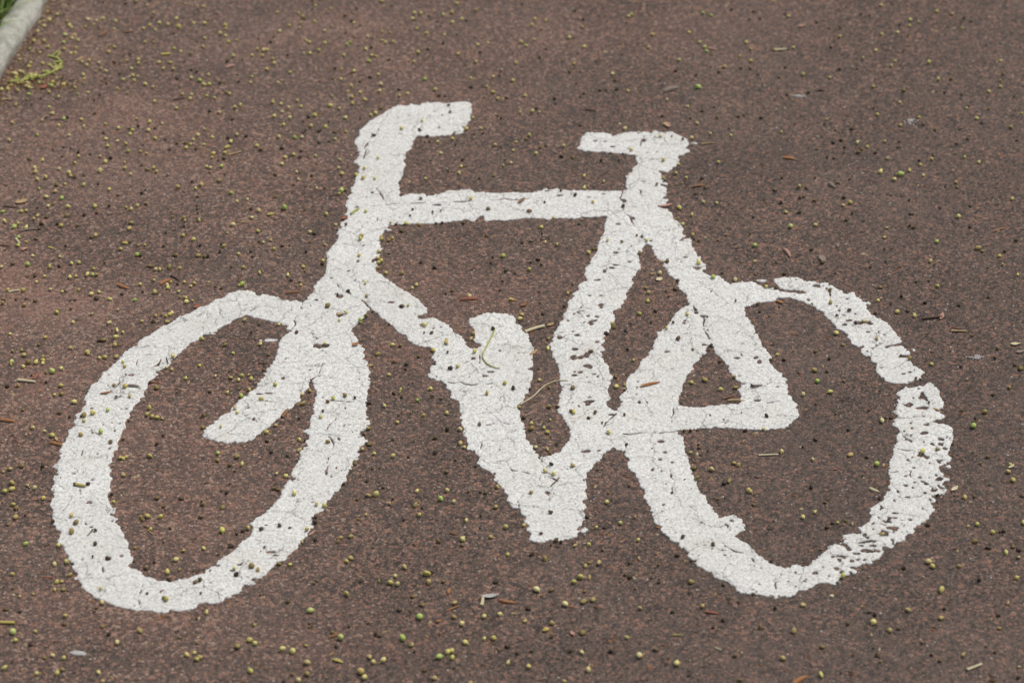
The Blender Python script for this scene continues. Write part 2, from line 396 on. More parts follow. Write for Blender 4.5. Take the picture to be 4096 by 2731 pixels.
# ------------------------------------------------------------------ the painted bicycle: outlines read from the photo, tile by tile
OUTER = [
 (1,0,"1970,945 1900,935 1800,940 1740,950 1680,935 1560,945 1500,960 1440,955 1365,970 1300,965 1230,1000 1170,1040 1110,1075 1040,1115 1000,1160 950,1200 935,1250 915,1305 930,1350 950,1400 940,1445 885,1470 940,1500 945,1568"),
 (1,1,"940,30 905,90 890,140 865,180 885,205 850,230 835,290 845,340 825,395 850,420 835,450 780,470 770,520 745,570 770,590 745,640 710,690 640,760 655,800 640,865 650,890 630,940 580,1010 550,1070 500,1130 495,1150 430,1205 380,1190 300,1195 240,1180 160,1150 80,1135 15,1145 0,1125"),
 (0,1,"2351,1110 2260,1095 2200,1100 2120,1120 2020,1165 1950,1200 1880,1235 1800,1270 1710,1310 1640,1345 1560,1395 1500,1420 1440,1460 1390,1495 1320,1530 1275,1568"),
 (0,2,"1270,5 1220,50 1170,85 1105,140 1080,180 1020,225 985,265 945,285 950,310 890,375 830,400 825,450 800,490 765,530 780,560 765,590 735,640 690,665 715,690 680,730 690,765 630,810 635,850 590,900 580,940 590,970 565,990 580,1020 540,1050 550,1080 500,1140 525,1180 500,1220 490,1290 500,1330 480,1360 500,1400 465,1470 480,1520 490,1568"),
 (0,3,"480,10 500,60 490,90 530,150 560,180 545,220 560,280 590,310 600,360 630,390 640,430 690,470 680,530 710,570 695,605 760,640 770,680 815,720 870,760 930,800 1000,830 1060,845 1120,860 1180,880 1270,905 1300,890 1420,905 1530,905 1560,880 1640,900 1740,885 1800,870 1800,845 1730,825 1770,820 1850,825 1920,805 1930,840 2000,810 2090,780 2170,730 2235,690 2245,660 2310,655 2310,630 2250,625 2290,600 2351,595"),
 (1,3,"0,605 80,570 110,540 150,510 180,460 250,430 290,390 330,360 390,300 410,250 450,210 480,150 510,110 520,50 560,0"),
 (1,2,"590,1560 625,1515 640,1475 680,1430 700,1390 750,1350 770,1310 820,1270 810,1215 850,1185 890,1120 930,1060 930,1000 950,950 1000,910 1005,875 960,845 1010,800 1000,760 1035,735 1005,700 1020,640 1005,590 1020,500 1025,430 1040,370 1020,310 1035,290 1010,200 985,140 975,60 930,20 920,0"),
 (1,1,"940,1560 900,1500 870,1440 930,1400 1000,1330 1010,1280 1060,1260 1110,1300 1140,1350 1210,1370 1260,1430 1310,1470 1390,1500 1390,1540 1440,1568"),
 (1,2,"1430,0 1500,20 1570,40 1620,45 1640,80 1620,120 1640,170 1660,200 1600,240 1610,280 1580,310 1590,330 1650,345 1710,350 1705,375 1750,395 1770,440 1810,470 1800,515 1850,540 1890,560 1870,600 1885,640 1870,690 1890,720 1885,770 1910,790 1900,850 1940,890 1950,970 2010,990 2020,1020 2050,1060 2040,1100 2080,1140 2130,1180 2190,1200 2200,1260 2260,1310 2280,1380 2330,1410 2310,1450 2351,1500"),
 (2,2,"0,1505 50,1520 80,1560"),
 (2,3,"90,0 120,40 110,75 160,120 150,160 170,200 165,245 230,260 310,250 370,235 430,250 520,240 590,225 600,190 570,140 630,110 640,70 670,45 640,0"),
 (2,2,"650,1560 670,1510 640,1460 690,1430 670,1370 680,1320 665,1260 680,1210 730,1160 750,1120 800,1090 810,1050 860,1020 880,990 930,960 1020,985 1050,990 1040,1040 1080,1060 1060,1130 1100,1180 1150,1240 1180,1280 1190,1330 1230,1370 1210,1430 1260,1490 1290,1560"),
 (2,3,"1295,0 1290,50 1320,90 1380,120 1380,170 1440,200 1460,240 1530,270 1540,310 1620,350 1620,390 1690,440 1690,480 1740,510 1830,540 1870,590 1930,605 1990,620 1990,650 2060,680 2080,720 2150,745 2220,735 2280,750 2351,760"),
 (3,3,"0,745 40,750 60,780 110,755 180,775 250,750 260,710 340,705 400,680 420,650 500,640 600,645 640,620 665,580 720,560 800,555 820,535 770,500 870,470 960,465 950,430 1030,400 1060,350 1040,310 1120,310 1150,325 1170,270 1240,250 1270,200 1335,180 1300,140 1380,110 1460,60 1490,0"),
 (3,2,"1510,1540 1520,1480 1540,1440 1470,1415 1610,1390 1630,1340 1590,1310 1650,1260 1600,1230 1580,1180 1560,1140 1640,1110 1690,1080 1660,1040 1670,960 1700,890 1690,830 1695,780 1640,755 1540,745 1500,720 1620,690 1610,660 1530,630 1600,600 1600,560 1580,490 1570,450 1520,385 1490,370 1440,395 1390,410 1300,405 1240,430 1170,480 1210,500 1190,570 1210,600 1130,630 1160,650 1190,680 1150,760 1220,780 1190,830 1190,910 1170,960 1150,1030 1120,1100 1130,1160 1110,1200 1130,1260 1120,1340 1080,1400 1050,1460 950,1530 940,1568"),
 (3,3,"945,0 960,30 880,110 840,140 880,170 870,190 780,190 700,210 690,260 650,290 600,295 540,340 510,390 440,420 380,470 380,490 280,490 200,490 140,510 70,490 60,475 0,460"),
 (2,3,"2351,450 2290,410 2270,380 2210,340 2160,290 2090,260 2050,220 2060,180 2125,160 2135,110 2100,60 2040,30 1980,30 1910,50 1870,20 1870,0"),
 (2,2,"1865,1568 1840,1520 1780,1470 1750,1400 1710,1350 1690,1290 1660,1220 1640,1150 1615,1100 1610,1040 1590,990 1580,930 1570,880 1510,840 1540,810 1640,795 1760,785 1850,780 1950,775 2100,790 2220,805 2351,800"),
 (3,2,"0,790 90,795 180,760 230,720 285,660 250,620 265,570 220,530 180,470 165,400 180,380 120,310 125,290 60,240 10,190 25,140 0,90"),
 (2,2,"2300,50 2280,0"),
 (2,1,"2280,1560 2250,1500 2220,1430 2190,1380 2140,1310 2120,1250 2180,1235 2230,1210 2290,1190 2351,1195"),
 (3,1,"0,1190 60,1180 80,1160 170,1155 260,1170 310,1190 370,1215 440,1240 450,1270 500,1295 540,1330 590,1370 620,1410 650,1450 700,1470 740,1520 760,1568"),
 (3,2,"770,20 850,50 880,120 940,140 950,180 1040,190 990,225 1000,280 1050,320 1100,370 1180,375 1250,375 1330,350 1400,330 1415,260 1350,220 1280,150 1200,140 1150,130 1300,110 1320,90 1280,60 1230,40 1150,45 1100,60 1060,50 1080,20 1240,0"),
 (3,1,"1235,1560 1190,1510 1150,1460 1120,1420 1090,1390 1020,1360 950,1310 930,1270 890,1230 900,1210 840,1160 790,1140 690,1110 650,1080 560,1050 520,1025 430,1020 340,1015 300,990 240,980 150,980 60,985 60,1010 110,1070 150,1090 200,1090 300,1090 380,1105 330,1125 240,1115 150,1115 100,1100 50,1065 0,1080"),
 (2,1,"2351,1075 2300,1070 2250,1035 2200,1010 2100,1020 2000,1045 1960,1020 1900,970 1870,960 1800,960 1770,950 1740,910 1640,910 1760,900 1780,870 1740,830 1730,790 1700,760 1640,690 1640,640 1580,640 1500,645 1590,590 1560,570 1570,540 1530,460 1480,430 1470,390 1420,350 1340,330 1420,300 1430,260 1380,240 1410,200 1420,160 1360,130 1370,100 1380,70 1350,0"),
 (2,0,"1440,1560 1490,1520 1530,1470 1490,1430 1560,1420 1620,1380 1580,1350 1620,1310 1600,1270 1550,1240 1480,1220 1460,1205 1380,1210 1300,1205 1230,1225 1180,1205 1120,1205 1000,1225 920,1240 850,1225 780,1210 700,1210 630,1245 640,1280 620,1310 650,1330 610,1355 680,1380 780,1390 880,1390 1000,1400 1080,1415 1140,1420 1150,1470 1160,1500 1110,1540 1105,1560"),
 (2,1,"1110,0 1060,40 1060,90 1050,130 1080,160 1040,180 980,175 900,190 820,180 700,180 560,180 470,180 400,165 290,170 230,190 160,200 80,195 0,195"),
 (1,1,"2351,195 2260,200 2200,210 2130,190 2000,190 1970,175 1880,170 1780,180 1720,205 1650,210 1650,230 1570,230 1540,205 1440,205 1380,225 1330,235 1300,190 1315,130 1290,110 1330,70 1350,30 1350,0"),
 (1,0,"1365,1560 1370,1500 1365,1440 1375,1390 1410,1370 1440,1310 1440,1260 1500,1240 1600,1245 1700,1240 1800,1225 1900,1215 1910,1150 1950,1110 1980,1050 1985,990"),
]
HOLES = {
 "frame": [
  (1,1,"1190,500 1270,490 1400,480 1560,475 1700,470 1850,455 1930,440 2010,450 2040,410 2080,415 2110,450 2250,450 2351,440"),
  (2,1,"0,440 100,430 270,435 340,440 450,425 560,430 640,420 760,420 860,405 880,420 850,470 870,520 850,560 830,610 820,660 780,700 780,740 740,800 720,850 680,890 670,940 690,1000 640,1020 600,1050 610,1090 560,1150 530,1190 510,1260 480,1310 480,1355 430,1420 410,1470 380,1510 370,1568"),
  (2,2,"350,10 360,80 390,150 420,190 430,240 450,320 440,380 470,440 430,500 430,560 420,620 480,690 500,750 540,810 550,860 520,930 460,970 450,1005 380,1030 310,1055 260,1060 210,1010 180,950 130,880 100,800 100,740 70,680 60,620 45,580 90,550 110,490 160,420 170,330 175,270 110,240 190,220 180,150 190,80 170,0"),
  (2,1,"150,1560 140,1500 80,1440 80,1410 40,1370 0,1330"),
  (1,1,"2351,1330 2290,1310 2200,1300 2090,1305 2050,1340 1980,1350 1945,1370 1975,1420 2020,1450 2020,1500 2010,1540 2020,1568"),
  (1,2,"2060,10 2080,40 2030,58 1960,50 1930,20"),
  (1,1,"1910,1568 1880,1520 1810,1480 1770,1420 1700,1390 1650,1350 1560,1350 1490,1355 1480,1330 1560,1300 1570,1270 1520,1230 1490,1190 1400,1120 1340,1080 1280,1050 1200,990 1150,950 1090,930 1110,900 1100,880 1110,840 1060,820 1100,790 1120,760 1150,710 1130,660 1150,620 1130,600 1160,570 1170,540 1200,520")],
 "gap": [
  (2,1,"1240,660 1300,690 1300,740 1330,790 1390,830 1380,870 1420,920 1450,960 1510,985 1540,1020 1530,1060 1560,1100 1610,1120 1615,1190 1640,1215 1560,1260 1500,1300 1480,1350 1430,1410 1400,1450 1340,1480 1350,1510 1320,1568"),
  (2,2,"1300,20 1280,70 1250,120 1200,160 1190,210 1140,260 1090,300 1060,350 1060,400 1060,450 1000,490 1010,540 990,590 985,640 940,640 890,600 860,560 900,510 880,440 890,390 910,320 890,270 890,210 840,180 810,130 830,90 850,70 820,20"),
  (2,1,"850,1560 860,1490 910,1440 930,1380 940,1330 930,1270 980,1250 1010,1210 1050,1140 1060,1080 1110,1020 1080,1000 1140,960 1140,920 1170,860 1150,790 1180,750 1190,700")],
 "triangle": [
  (2,2,"1830,20 1850,60 1890,110 1930,170 1990,220 2000,270 2040,310 2085,360 2120,400 2085,440 2100,490 2120,540 2060,575 1950,580 1830,580 1740,600 1640,600 1570,585 1520,570 1520,500 1550,440 1560,390 1590,350 1610,300 1650,250 1690,190 1730,130 1780,80 1790,30")],
 "front": [
  (0,1,"2300,1320 2250,1310 2200,1340 2130,1360 2120,1390 2080,1410 2020,1430 1990,1460 1930,1480 1970,1490 1860,1495 1830,1530 1790,1568"),
  (0,2,"1750,0 1710,50 1640,90 1600,130 1585,170 1550,200 1520,230 1430,260 1430,300 1410,330 1370,370 1340,410 1310,460 1310,500 1280,540 1230,570 1220,610 1190,650 1180,690 1150,740 1150,780 1110,810 1100,870 1060,940 1070,980 1040,1010 1040,1050 1030,1100 1000,1120 1010,1180 990,1220 1030,1250 1000,1290 1020,1370 980,1390 1000,1450 1010,1500 1050,1530 1045,1568"),
  (0,3,"1010,10 1060,60 1080,110 1110,160 1130,230 1160,290 1190,350 1210,400 1200,470 1170,490 1240,520 1310,550 1320,590 1420,595 1440,625 1520,620 1570,640 1640,615 1720,610 1790,570 1870,550 1900,510 1960,490 2010,440 2070,400 2120,380 2140,350 2180,300 2220,270 2290,230 2290,200 2310,160 2335,120 2280,100 2351,70"),
  (1,3,"0,60 60,30 100,0"),
  (1,2,"110,1560 150,1500 210,1450 220,1390 260,1340 300,1270 330,1240 330,1190 380,1130 410,1080 420,1020 430,980 470,920 490,880 470,830 430,820 440,805 490,790 500,710 540,640 530,600 550,540 550,450 540,370 500,365 470,420 410,500 400,530 350,560 310,610 250,660 180,710 110,770 60,820 0,850"),
  (0,2,"2351,865 2310,885 2270,910 2180,915 2080,920 2010,910 1950,890 1890,870 1870,830 1900,790 1940,760 1980,720 2040,680 2110,640 2120,610 2180,580 2190,540 2250,500 2300,460 2351,410"),
  (1,2,"0,400 40,360 80,300 110,240 150,190 180,140 190,90 210,50 215,0"),
  (1,1,"220,1560 260,1510 330,1465 280,1440 240,1400 190,1380 120,1360 0,1345")],
}
FLAKES = [  # loose bits of the same paint just off the strokes: tile, centre, half sizes
 (1,1,40,1552,24,10), (1,1,130,1552,52,11), (2,3,655,165,36,24), (2,1,1410,115,22,10), (2,1,1610,632,32,8), (2,1,2300,1003,34,10),
 (3,2,1660,1140,22,10), (3,2,1190,425,24,6), (3,2,1160,570,14,12), (3,2,1345,75,24,10), (2,0,1660,1312,34,10), (1,1,1225,540,28,10),
 (0,3,668,490,16,18), (3,3,1320,165,18,20), (1,2,2195,1250,14,16), (3,1,925,1212,12,10), (3,1,770,1120,14,6), (2,1,1420,5,22,6)]
CHIPS = """2,2:600,140,78,20 690,130,28,32 690,225,36,22 570,270,18,8 570,302,26,9 622,277,20,10 750,295,26,8 690,320,20,7 730,85,26,15 575,65,26,12 660,1000,48,13 700,545,30,14 740,540,22,9 690,575,24,8 1420,90,28,11 1290,1170,26,16 2240,140,22,14 2270,180,20,16 2240,405,48,16 2120,380,30,10 330,1385,26,18 910,665,26,8 700,695,16,12 1165,550,14,16 2060,145,30,8 2250,535,28,8 1470,1100,14,8 1370,910,24,10 800,995,18,8 680,210,22,12 715,505,26,8 560,415,18,10 1360,1075,16,7 1470,1385,12,12
2,1:780,1000,42,12 820,1230,32,18 950,745,22,8 850,915,14,16 910,885,28,9 960,860,42,6 640,1280,28,7 700,1330,14,12 775,1335,20,9 730,1400,14,12 600,1505,38,9 440,1525,22,12 1690,890,34,13 1590,790,28,7 1070,830,22,8 1030,270,22,16 975,485,24,8 1010,647,16,8 700,240,22,8 890,965,14,10 710,1140,16,6 820,1140,18,7 560,1470,14,6 1550,830,20,6 1270,640,24,14 1110,430,22,14 1755,1330,26,14 1690,1300,14,10 440,225,30,8 330,180,22,8 840,210,30,5 1205,93,20,4 1580,1370,18,8 2050,1190,14,8
3,1:740,1370,32,10 700,1405,22,14 860,1385,66,13 940,1400,30,8 630,1325,16,8 660,1280,22,9 690,1322,20,7 450,1050,44,12 800,1305,16,8 910,1475,22,8 370,1180,14,10 720,1170,26,6 745,1275,14,14 1010,1440,14,8 1015,1470,12,14 640,1350,18,8 570,1130,8,26 850,1400,20,8 260,990,22,7
3,2:1440,515,44,26 1280,575,48,17 1430,600,56,13 1440,830,38,13 1590,890,38,17 1300,275,22,9 1220,125,26,12 1570,1255,44,14 1270,1315,24,14 1520,1360,34,11 1590,1085,44,11 1300,1420,38,8 1450,760,28,9 1000,30,22,7 970,55,22,7 1480,1240,10,8 1395,1240,14,10 1190,1370,12,16 1555,978,22,10 1420,475,20,18 1160,1450,10,10 1430,680,18,10 1320,790,14,8 1340,1150,18,8 1590,940,22,8 85,410,20,6 1310,740,8,12 1450,1300,22,8 1440,1380,20,8 1350,1285,14,6 1390,1010,14,6
3,3:1065,185,44,20 1140,135,54,13 920,265,80,16 880,345,86,17 1165,45,28,11 660,435,22,17 750,335,32,12 440,550,28,14 640,515,18,16 700,410,22,9 770,440,18,13 965,145,10,10 780,500,26,10 560,580,14,8 1190,5,22,6 1310,60,24,7 1230,100,18,6 850,300,26,8 800,370,30,8 960,300,26,10 600,400,16,7 500,500,14,6 830,430,22,8 1010,350,20,8 350,610,12,6
0,2:815,1470,38,13 1100,745,14,6 1205,300,24,9 1050,815,12,8 945,755,12,8 680,1205,18,9 1005,970,12,12 1020,912,10,10 525,1215,16,8 850,1260,18,6 640,1040,14,6 1210,300,12,6 2330,700,16,20 2280,600,16,8
1,1:1240,1205,28,9 1540,1410,48,15 765,1145,28,18 1335,1240,22,16 770,1315,34,16 1665,310,40,8 1900,280,34,7 1075,825,16,22 940,825,16,12 1065,195,12,8 1630,1440,10,8 1700,1430,18,6 850,915,14,6 990,680,14,8
1,2:590,38,62,22 505,385,18,26 120,470,30,8 245,330,18,12 20,475,24,7 580,310,24,7 495,258,16,8 1995,150,18,12 1790,235,18,14 2240,78,16,6 2150,275,34,8 645,1200,10,22 515,1468,18,5 880,235,14,8 690,1235,12,8 370,1100,10,8
0,3:2130,530,28,7 2200,475,30,7 2280,440,22,6 835,130,16,6 1110,400,16,12 990,420,24,12 1940,640,22,6 1500,715,34,6 1870,675,16,6 2220,460,18,6 1030,75,14,6
1,3:130,360,48,8 180,390,34,7 40,350,10,10 75,320,12,12 310,135,14,10 45,150,24,10
2,3:1770,295,18,5 265,190,20,10 1575,215,18,10 2210,740,22,8
1,0:1770,965,20,8 1780,1025,16,10 1500,1195,16,12 1640,1020,26,5 1680,1165,10,16 1300,1080,12,5
2,0:930,1345,28,8 1210,1280,18,18 1075,1365,18,6 760,1290,18,5 1160,1215,12,6 1330,1395,16,6 1240,1400,12,5 1290,1455,16,5 850,1295,16,6"""
CRACKS = [  # tile, half width in mm, polyline
 (1,1,1.1,"720,1020 790,1080 860,1120 960,1175 1050,1250"), (1,1,.6,"430,1210 410,1270 360,1350 330,1450"),
 (2,1,1.0,"1020,180 990,250 1020,300 1020,370 1080,420 1110,470 1160,550 1200,610 1250,650"),
 (2,1,1.0,"1650,1220 1690,1270 1750,1310 1760,1380 1780,1480 1810,1540"),
 (2,2,1.0,"970,655 900,700 860,740 840,770 880,830 960,870 1030,910 1050,970"),
 (2,2,1.1,"1020,840 1090,850 1240,830 1400,825 1540,810"), (2,2,.7,"1480,590 1470,670 1490,740 1540,800"),
 (2,2,.8,"250,1060 310,1140 300,1190 420,1250 360,1330"), (2,2,.5,"2080,570 2120,640 2200,680 2351,685"),
 (2,2,.5,"1950,700 1960,770"), (2,2,.5,"2120,640 2040,665 1960,690"),
 (1,2,.6,"1770,365 1900,385 2050,390 2170,370 2230,430 2250,530"), (1,2,.6,"1900,210 1990,150 2060,190 2070,80"),
 (1,2,.6,"600,70 660,130 660,190"), (1,2,.8,"605,200 570,290 540,330 510,370"), (1,2,.5,"600,310 680,325 730,350"),
 (1,2,.5,"640,650 740,690 660,800 650,860 720,930 640,1050 680,1120 600,1210"), (1,2,.4,"2200,560 2340,555"),
 (1,2,.4,"560,550 780,535 1000,550"), (1,2,.4,"2060,770 2180,745 2340,740"), (1,2,.5,"2060,930 2065,1040"),
 (1,1,.6,"900,330 1200,310 1500,295 1900,280 2200,265 2340,262"), (2,1,.6,"0,265 200,250 380,245"),
 (1,0,.7,"1225,1010 1150,1120 1080,1240 1010,1350 985,1450"), (1,0,.4,"960,1430 1020,1440 1080,1490"), (1,0,.5,"1560,1080 1500,1200"),
 (0,2,.7,"1250,160 1250,220 1290,245 1390,235 1450,215 1480,160"), (0,2,.4,"1260,150 1340,115 1430,110 1590,120"),
 (0,2,.6,"1080,330 1090,370 1040,430 960,490 950,560 940,640"), (0,2,.5,"1140,270 1150,310 1080,330"), (0,2,.4,"970,580 1040,545 1110,500"),
 (0,2,.5,"760,1000 750,1100 755,1200"), (0,2,.5,"735,1350 735,1440"), (0,2,.4,"880,1100 880,1170 810,1230"),
 (0,3,.5,"790,50 810,100"), (0,3,.5,"835,150 815,220"), (0,3,.6,"930,340 905,420 945,500 940,540"), (0,3,.5,"1310,640 1270,780 1275,890"),
 (0,3,.5,"1460,700 1540,720"), (0,1,.5,"1890,1310 1910,1350 1870,1390"), (0,1,.7,"2240,1310 2290,1280 2351,1260"),
 (0,1,.5,"1930,1440 2000,1360 2060,1340 2130,1360"), (0,1,.4,"2010,1270 2000,1330"), (1,1,.5,"0,1250 90,1245 180,1260"),
 (2,3,.5,"1590,20 1700,60 1760,110"), (2,3,.8,"1950,300 2100,360 2180,410 2250,480"), (2,3,.6,"1820,480 1840,520 1830,560"),
 (3,3,.8,"110,540 60,640 65,700"), (3,3,.4,"240,560 250,600"), (2,2,.6,"1440,1200 1480,1300 1480,1370"), (2,2,.5,"60,1540 50,1450 90,1410"),
 (2,2,.5,"1340,1460 1370,1500"), (2,2,.5,"280,1150 260,1090"), (2,2,.4,"0,1180 140,1200 300,1230 420,1270"),
 (1,1,.4,"1100,150 1130,200 1180,300"), (2,1,.4,"1170,170 1190,230"), (2,1,.4,"890,395 1010,375"), (2,1,.5,"1800,1080 1900,1030"),
 (3,2,.5,"0,560 120,540"), (3,2,.5,"1160,700 1280,690 1420,685"), (3,2,.5,"1180,970 1330,990 1340,1030"), (3,2,.4,"1130,1190 1300,1180 1290,1250"),
 (2,0,.4,"1220,1215 1200,1290 1180,1340"), (1,1,.5,"1100,430 1120,460"), (1,1,.5,"540,1340 600,1300"), (1,1,.4,"820,890 830,830"),
]
STROKES = [  # part, centre line in pixels of the 2352-wide view
 ("handlebar", "1060,270 960,262 890,290 865,340 865,390"), ("head_tube", "860,425 845,480 820,580 775,675"),
 ("fork", "765,705 735,765 650,880 520,990"), ("top_tube", "925,480 1200,475 1400,465"), ("down_tube", "840,655 900,700 1000,780 1050,825"),
 ("pedal", "1140,740 1150,815"), ("crank", "1090,865 1130,950 1180,1080 1270,1220"), ("saddle", "1360,325 1450,325 1560,330"),
 ("seat_post", "1510,365 1485,420 1475,455"), ("seat_tube", "1440,510 1400,600 1340,720 1320,800 1340,920 1350,1000 1310,1050"),
 ("seat_stay", "1500,490 1550,560 1620,660 1700,800 1760,900"), ("chain_stay", "1800,945 1650,955 1540,960 1430,965"),
 ("rear wheel", "1590,740 1510,870 1470,930"), ("rear wheel", "1480,1010 1530,1130 1640,1270 1790,1330 1950,1290 2090,1160 2110,1000 2110,900 2070,840 2000,760 1920,700 1820,670 1720,680"),
 ("front wheel", "570,690 440,760 300,890 210,1040 200,1180 260,1310 400,1370 560,1300 700,1150 770,1000 790,850 770,770 700,730 630,700 570,690"),
]
ZP = 0.0009


def pts(s):
    return [tuple(float(v) for v in t.split(",")) for t in s.split()]


def contour(chunks):
    out = []
    for c, r, s in chunks:
        out += [full(c, r, x, y) for x, y in pts(s)]
    return out


IMG_HOLES = {k: contour(v) for k, v in HOLES.items()}
G_POLYS = [np.array([ground(X, Y, ZP) for X, Y in p]) for p in [contour(OUTER)] + list(IMG_HOLES.values())]

CELL = 0.00125
lo = G_POLYS[0].min(0) - 0.02
hi = G_POLYS[0].max(0) + 0.02
NX, NY = int((hi[0] - lo[0]) / CELL) + 1, int((hi[1] - lo[1]) / CELL) + 1
gx = lo[0] + np.arange(NX) * CELL
gy = lo[1] + np.arange(NY) * CELL
GX, GY = np.meshgrid(gx, gy)
# a small warp roughens every outline
WX = GX + 0.0010 * vnoise(GX, GY, 0.0045, 11)
WY = GY + 0.0010 * vnoise(GX, GY, 0.0045, 12)


def inside_mask(polys):
    m = np.zeros((NY, NX), bool)
    for p in polys:
        q = np.roll(p, -1, 0)
        for j in range(NY):
            y = gy[j]
            cr = (p[:, 1] <= y) != (q[:, 1] <= y)
            if not cr.any(): continue
            a, b = p[cr], q[cr]
            xs = a[:, 0] + (y - a[:, 1]) / (b[:, 1] - a[:, 1]) * (b[:, 0] - a[:, 0])
            idx = np.clip(np.ceil((xs - lo[0]) / CELL).astype(int), 0, NX)
            flips = np.zeros(NX + 1, int)
            np.add.at(flips, idx, 1)
            m[j] ^= (np.cumsum(flips)[:NX] % 2).astype(bool)
    return m


BAND = 0.016


def seg_dist(D, a, b, band, sx=GX, sy=GY):
    i0 = max(0, int((min(a[0], b[0]) - band - lo[0]) / CELL)); i1 = min(NX, int((max(a[0], b[0]) + band - lo[0]) / CELL) + 2)
    j0 = max(0, int((min(a[1], b[1]) - band - lo[1]) / CELL)); j1 = min(NY, int((max(a[1], b[1]) + band - lo[1]) / CELL) + 2)
    if i1 <= i0 or j1 <= j0: return
    px, py = sx[j0:j1, i0:i1] - a[0], sy[j0:j1, i0:i1] - a[1]
    dx, dy = b[0] - a[0], b[1] - a[1]
    t = np.clip((px * dx + py * dy) / (dx * dx + dy * dy + 1e-12), 0, 1)
    d = np.hypot(px - t * dx, py - t * dy)
    D[j0:j1, i0:i1] = np.minimum(D[j0:j1, i0:i1], d)


inside = inside_mask(G_POLYS)
D = np.full((NY, NX), BAND)
for p in G_POLYS:
    for i in range(len(p)):
        seg_dist(D, p[i], p[(i + 1) % len(p)], BAND)
F = np.where(inside, D, -D)
F += 0.0014 * vnoise(GX, GY, 0.0072, 21) + 0.0006


def ellipse_field(c, r, x, y, rx, ry):
    X, Y = full(c, r, x, y)
    cx, cy = ground(X, Y, ZP)
    s = mm_per_px(X, Y) * K
    ax, ay = rx * s, ry * s / SP
    i0 = max(0, int((cx - 2 * ax - .004 - lo[0]) / CELL)); i1 = min(NX, int((cx + 2 * ax + .004 - lo[0]) / CELL) + 1)
    j0 = max(0, int((cy - 2 * ay - .004 - lo[1]) / CELL)); j1 = min(NY, int((cy + 2 * ay + .004 - lo[1]) / CELL) + 1)
    if i1 <= i0 or j1 <= j0: return None
    sl_ = (slice(j0, j1), slice(i0, i1))
    q = np.hypot((GX[sl_] - cx) / ax, (GY[sl_] - cy) / ay)
    q = q + 0.5 * vnoise(GX[sl_], GY[sl_], 0.0046, 31) + 0.3 * vnoise(GX[sl_], GY[sl_], 0.0026, 32)
    return sl_, (1.0 - q) * min(ax, ay)


for fl in FLAKES:
    e = ellipse_field(*fl)
    if e: F[e[0]] = np.maximum(F[e[0]], e[1])
# the many small pits; the right-hand wheel and the seat tube are the most worn
wear = np.zeros((NY, NX))
for X, Y, rad, amt in ((3560, 1250, 0.10, .9), (3700, 1500, .10, .8), (3700, 1900, .12, .9), (3480, 2200, .11, 1.1), (3300, 2280, .08, .5), (2300, 1250, .10, .55),
                       (2380, 1500, .08, .7), (2350, 1100, .07, .5), (2800, 1000, .06, .25), (2950, 1450, .08, .4), (2650, 1450, .07, .25),
                       (2600, 1780, .06, .3), (500, 2150, .12, .25), (900, 2250, .10, .3), (1900, 800, .12, .2), (1200, 1700, .1, .2), (300, 1800, .1, .15), (2600, 620, .06, .2)):
    cx, cy = ground(X, Y, ZP)
    wear = np.maximum(wear, amt * np.exp(-((GX - cx) ** 2 + (GY - cy) ** 2 / 2.0) / (rad * rad)))
pit = 0.62 * vnoise(GX, GY, 0.0050, 41) + 0.60 * vnoise(GX, GY, 0.0027, 42)
thr = 0.94 - 0.42 * wear
F = np.minimum(F, (thr - pit) * 0.006)


def stone_cells(size, seed):
    # index of the chipping each grid point belongs to, and where that chipping's middle is
    cx, cy = np.floor(GX / size), np.floor(GY / size)
    bd = np.full(GX.shape, 9.0); bx = np.zeros(GX.shape); by = np.zeros(GX.shape); bh = np.zeros(GX.shape)
    for dj in (-1, 0, 1):
        for di in (-1, 0, 1):
            ix, iy = cx + di, cy + dj
            px = (ix + .1 + .8 * hash2(ix, iy, seed)) * size
            py = (iy + .1 + .8 * hash2(ix, iy, seed + 1)) * size
            d = (GX - px) ** 2 + (GY - py) ** 2
            m = d < bd
            bd = np.where(m, d, bd); bx = np.where(m, px, bx); by = np.where(m, py, by)
            bh = np.where(m, hash2(ix, iy, seed + 2), bh)
    i = np.clip(((bx - lo[0]) / CELL + .5).astype(int), 0, NX - 1)
    j = np.clip(((by - lo[1]) / CELL + .5).astype(int), 0, NY - 1)
    return j, i, bh


# paint breaks off chipping by chipping, so its edges follow the stones underneath
j1_, i1_, h1_ = stone_cells(0.0046, 91)
j2_, i2_, h2_ = stone_cells(0.0027, 95)
SH = h2_
AMP = np.clip(1.0 + 0.9 * vnoise(GX, GY, 0.05, 97), .25, 1.9)
F = 0.30 * F + 0.38 * (F[j1_, i1_] + 0.0042 * AMP * (h1_ - .5)) + 0.32 * (F[j2_, i2_] + 0.0034 * AMP * (h2_ - .5))
for line in CHIPS.split("\n"):
    head, body = line.split(":")
    c, r = (int(v) for v in head.split(","))
    for x, y, rx, ry in pts(body):
        e = ellipse_field(c, r, x, y, rx, ry)
        if e: F[e[0]] = np.minimum(F[e[0]], -e[1])
CR = np.full((NY, NX), 0.01)
for c, r, hw, s in CRACKS:
    pl = [ground(*full(c, r, x, y), ZP) for x, y in pts(s)]
    T = np.full((NY, NX), 0.01)
    for a, b in zip(pl, pl[1:]):
        seg_dist(T, a, b, 0.008, WX + 0.002 * vnoise(GX, GY, 0.011, 51), WY + 0.002 * vnoise(GX, GY, 0.011, 52))
    brk = 0.0005 * vnoise(GX, GY, 0.008, 53)
    CR = np.minimum(CR, T - hw * 0.0007 + 1.2 * brk)
F = np.minimum(F, CR)

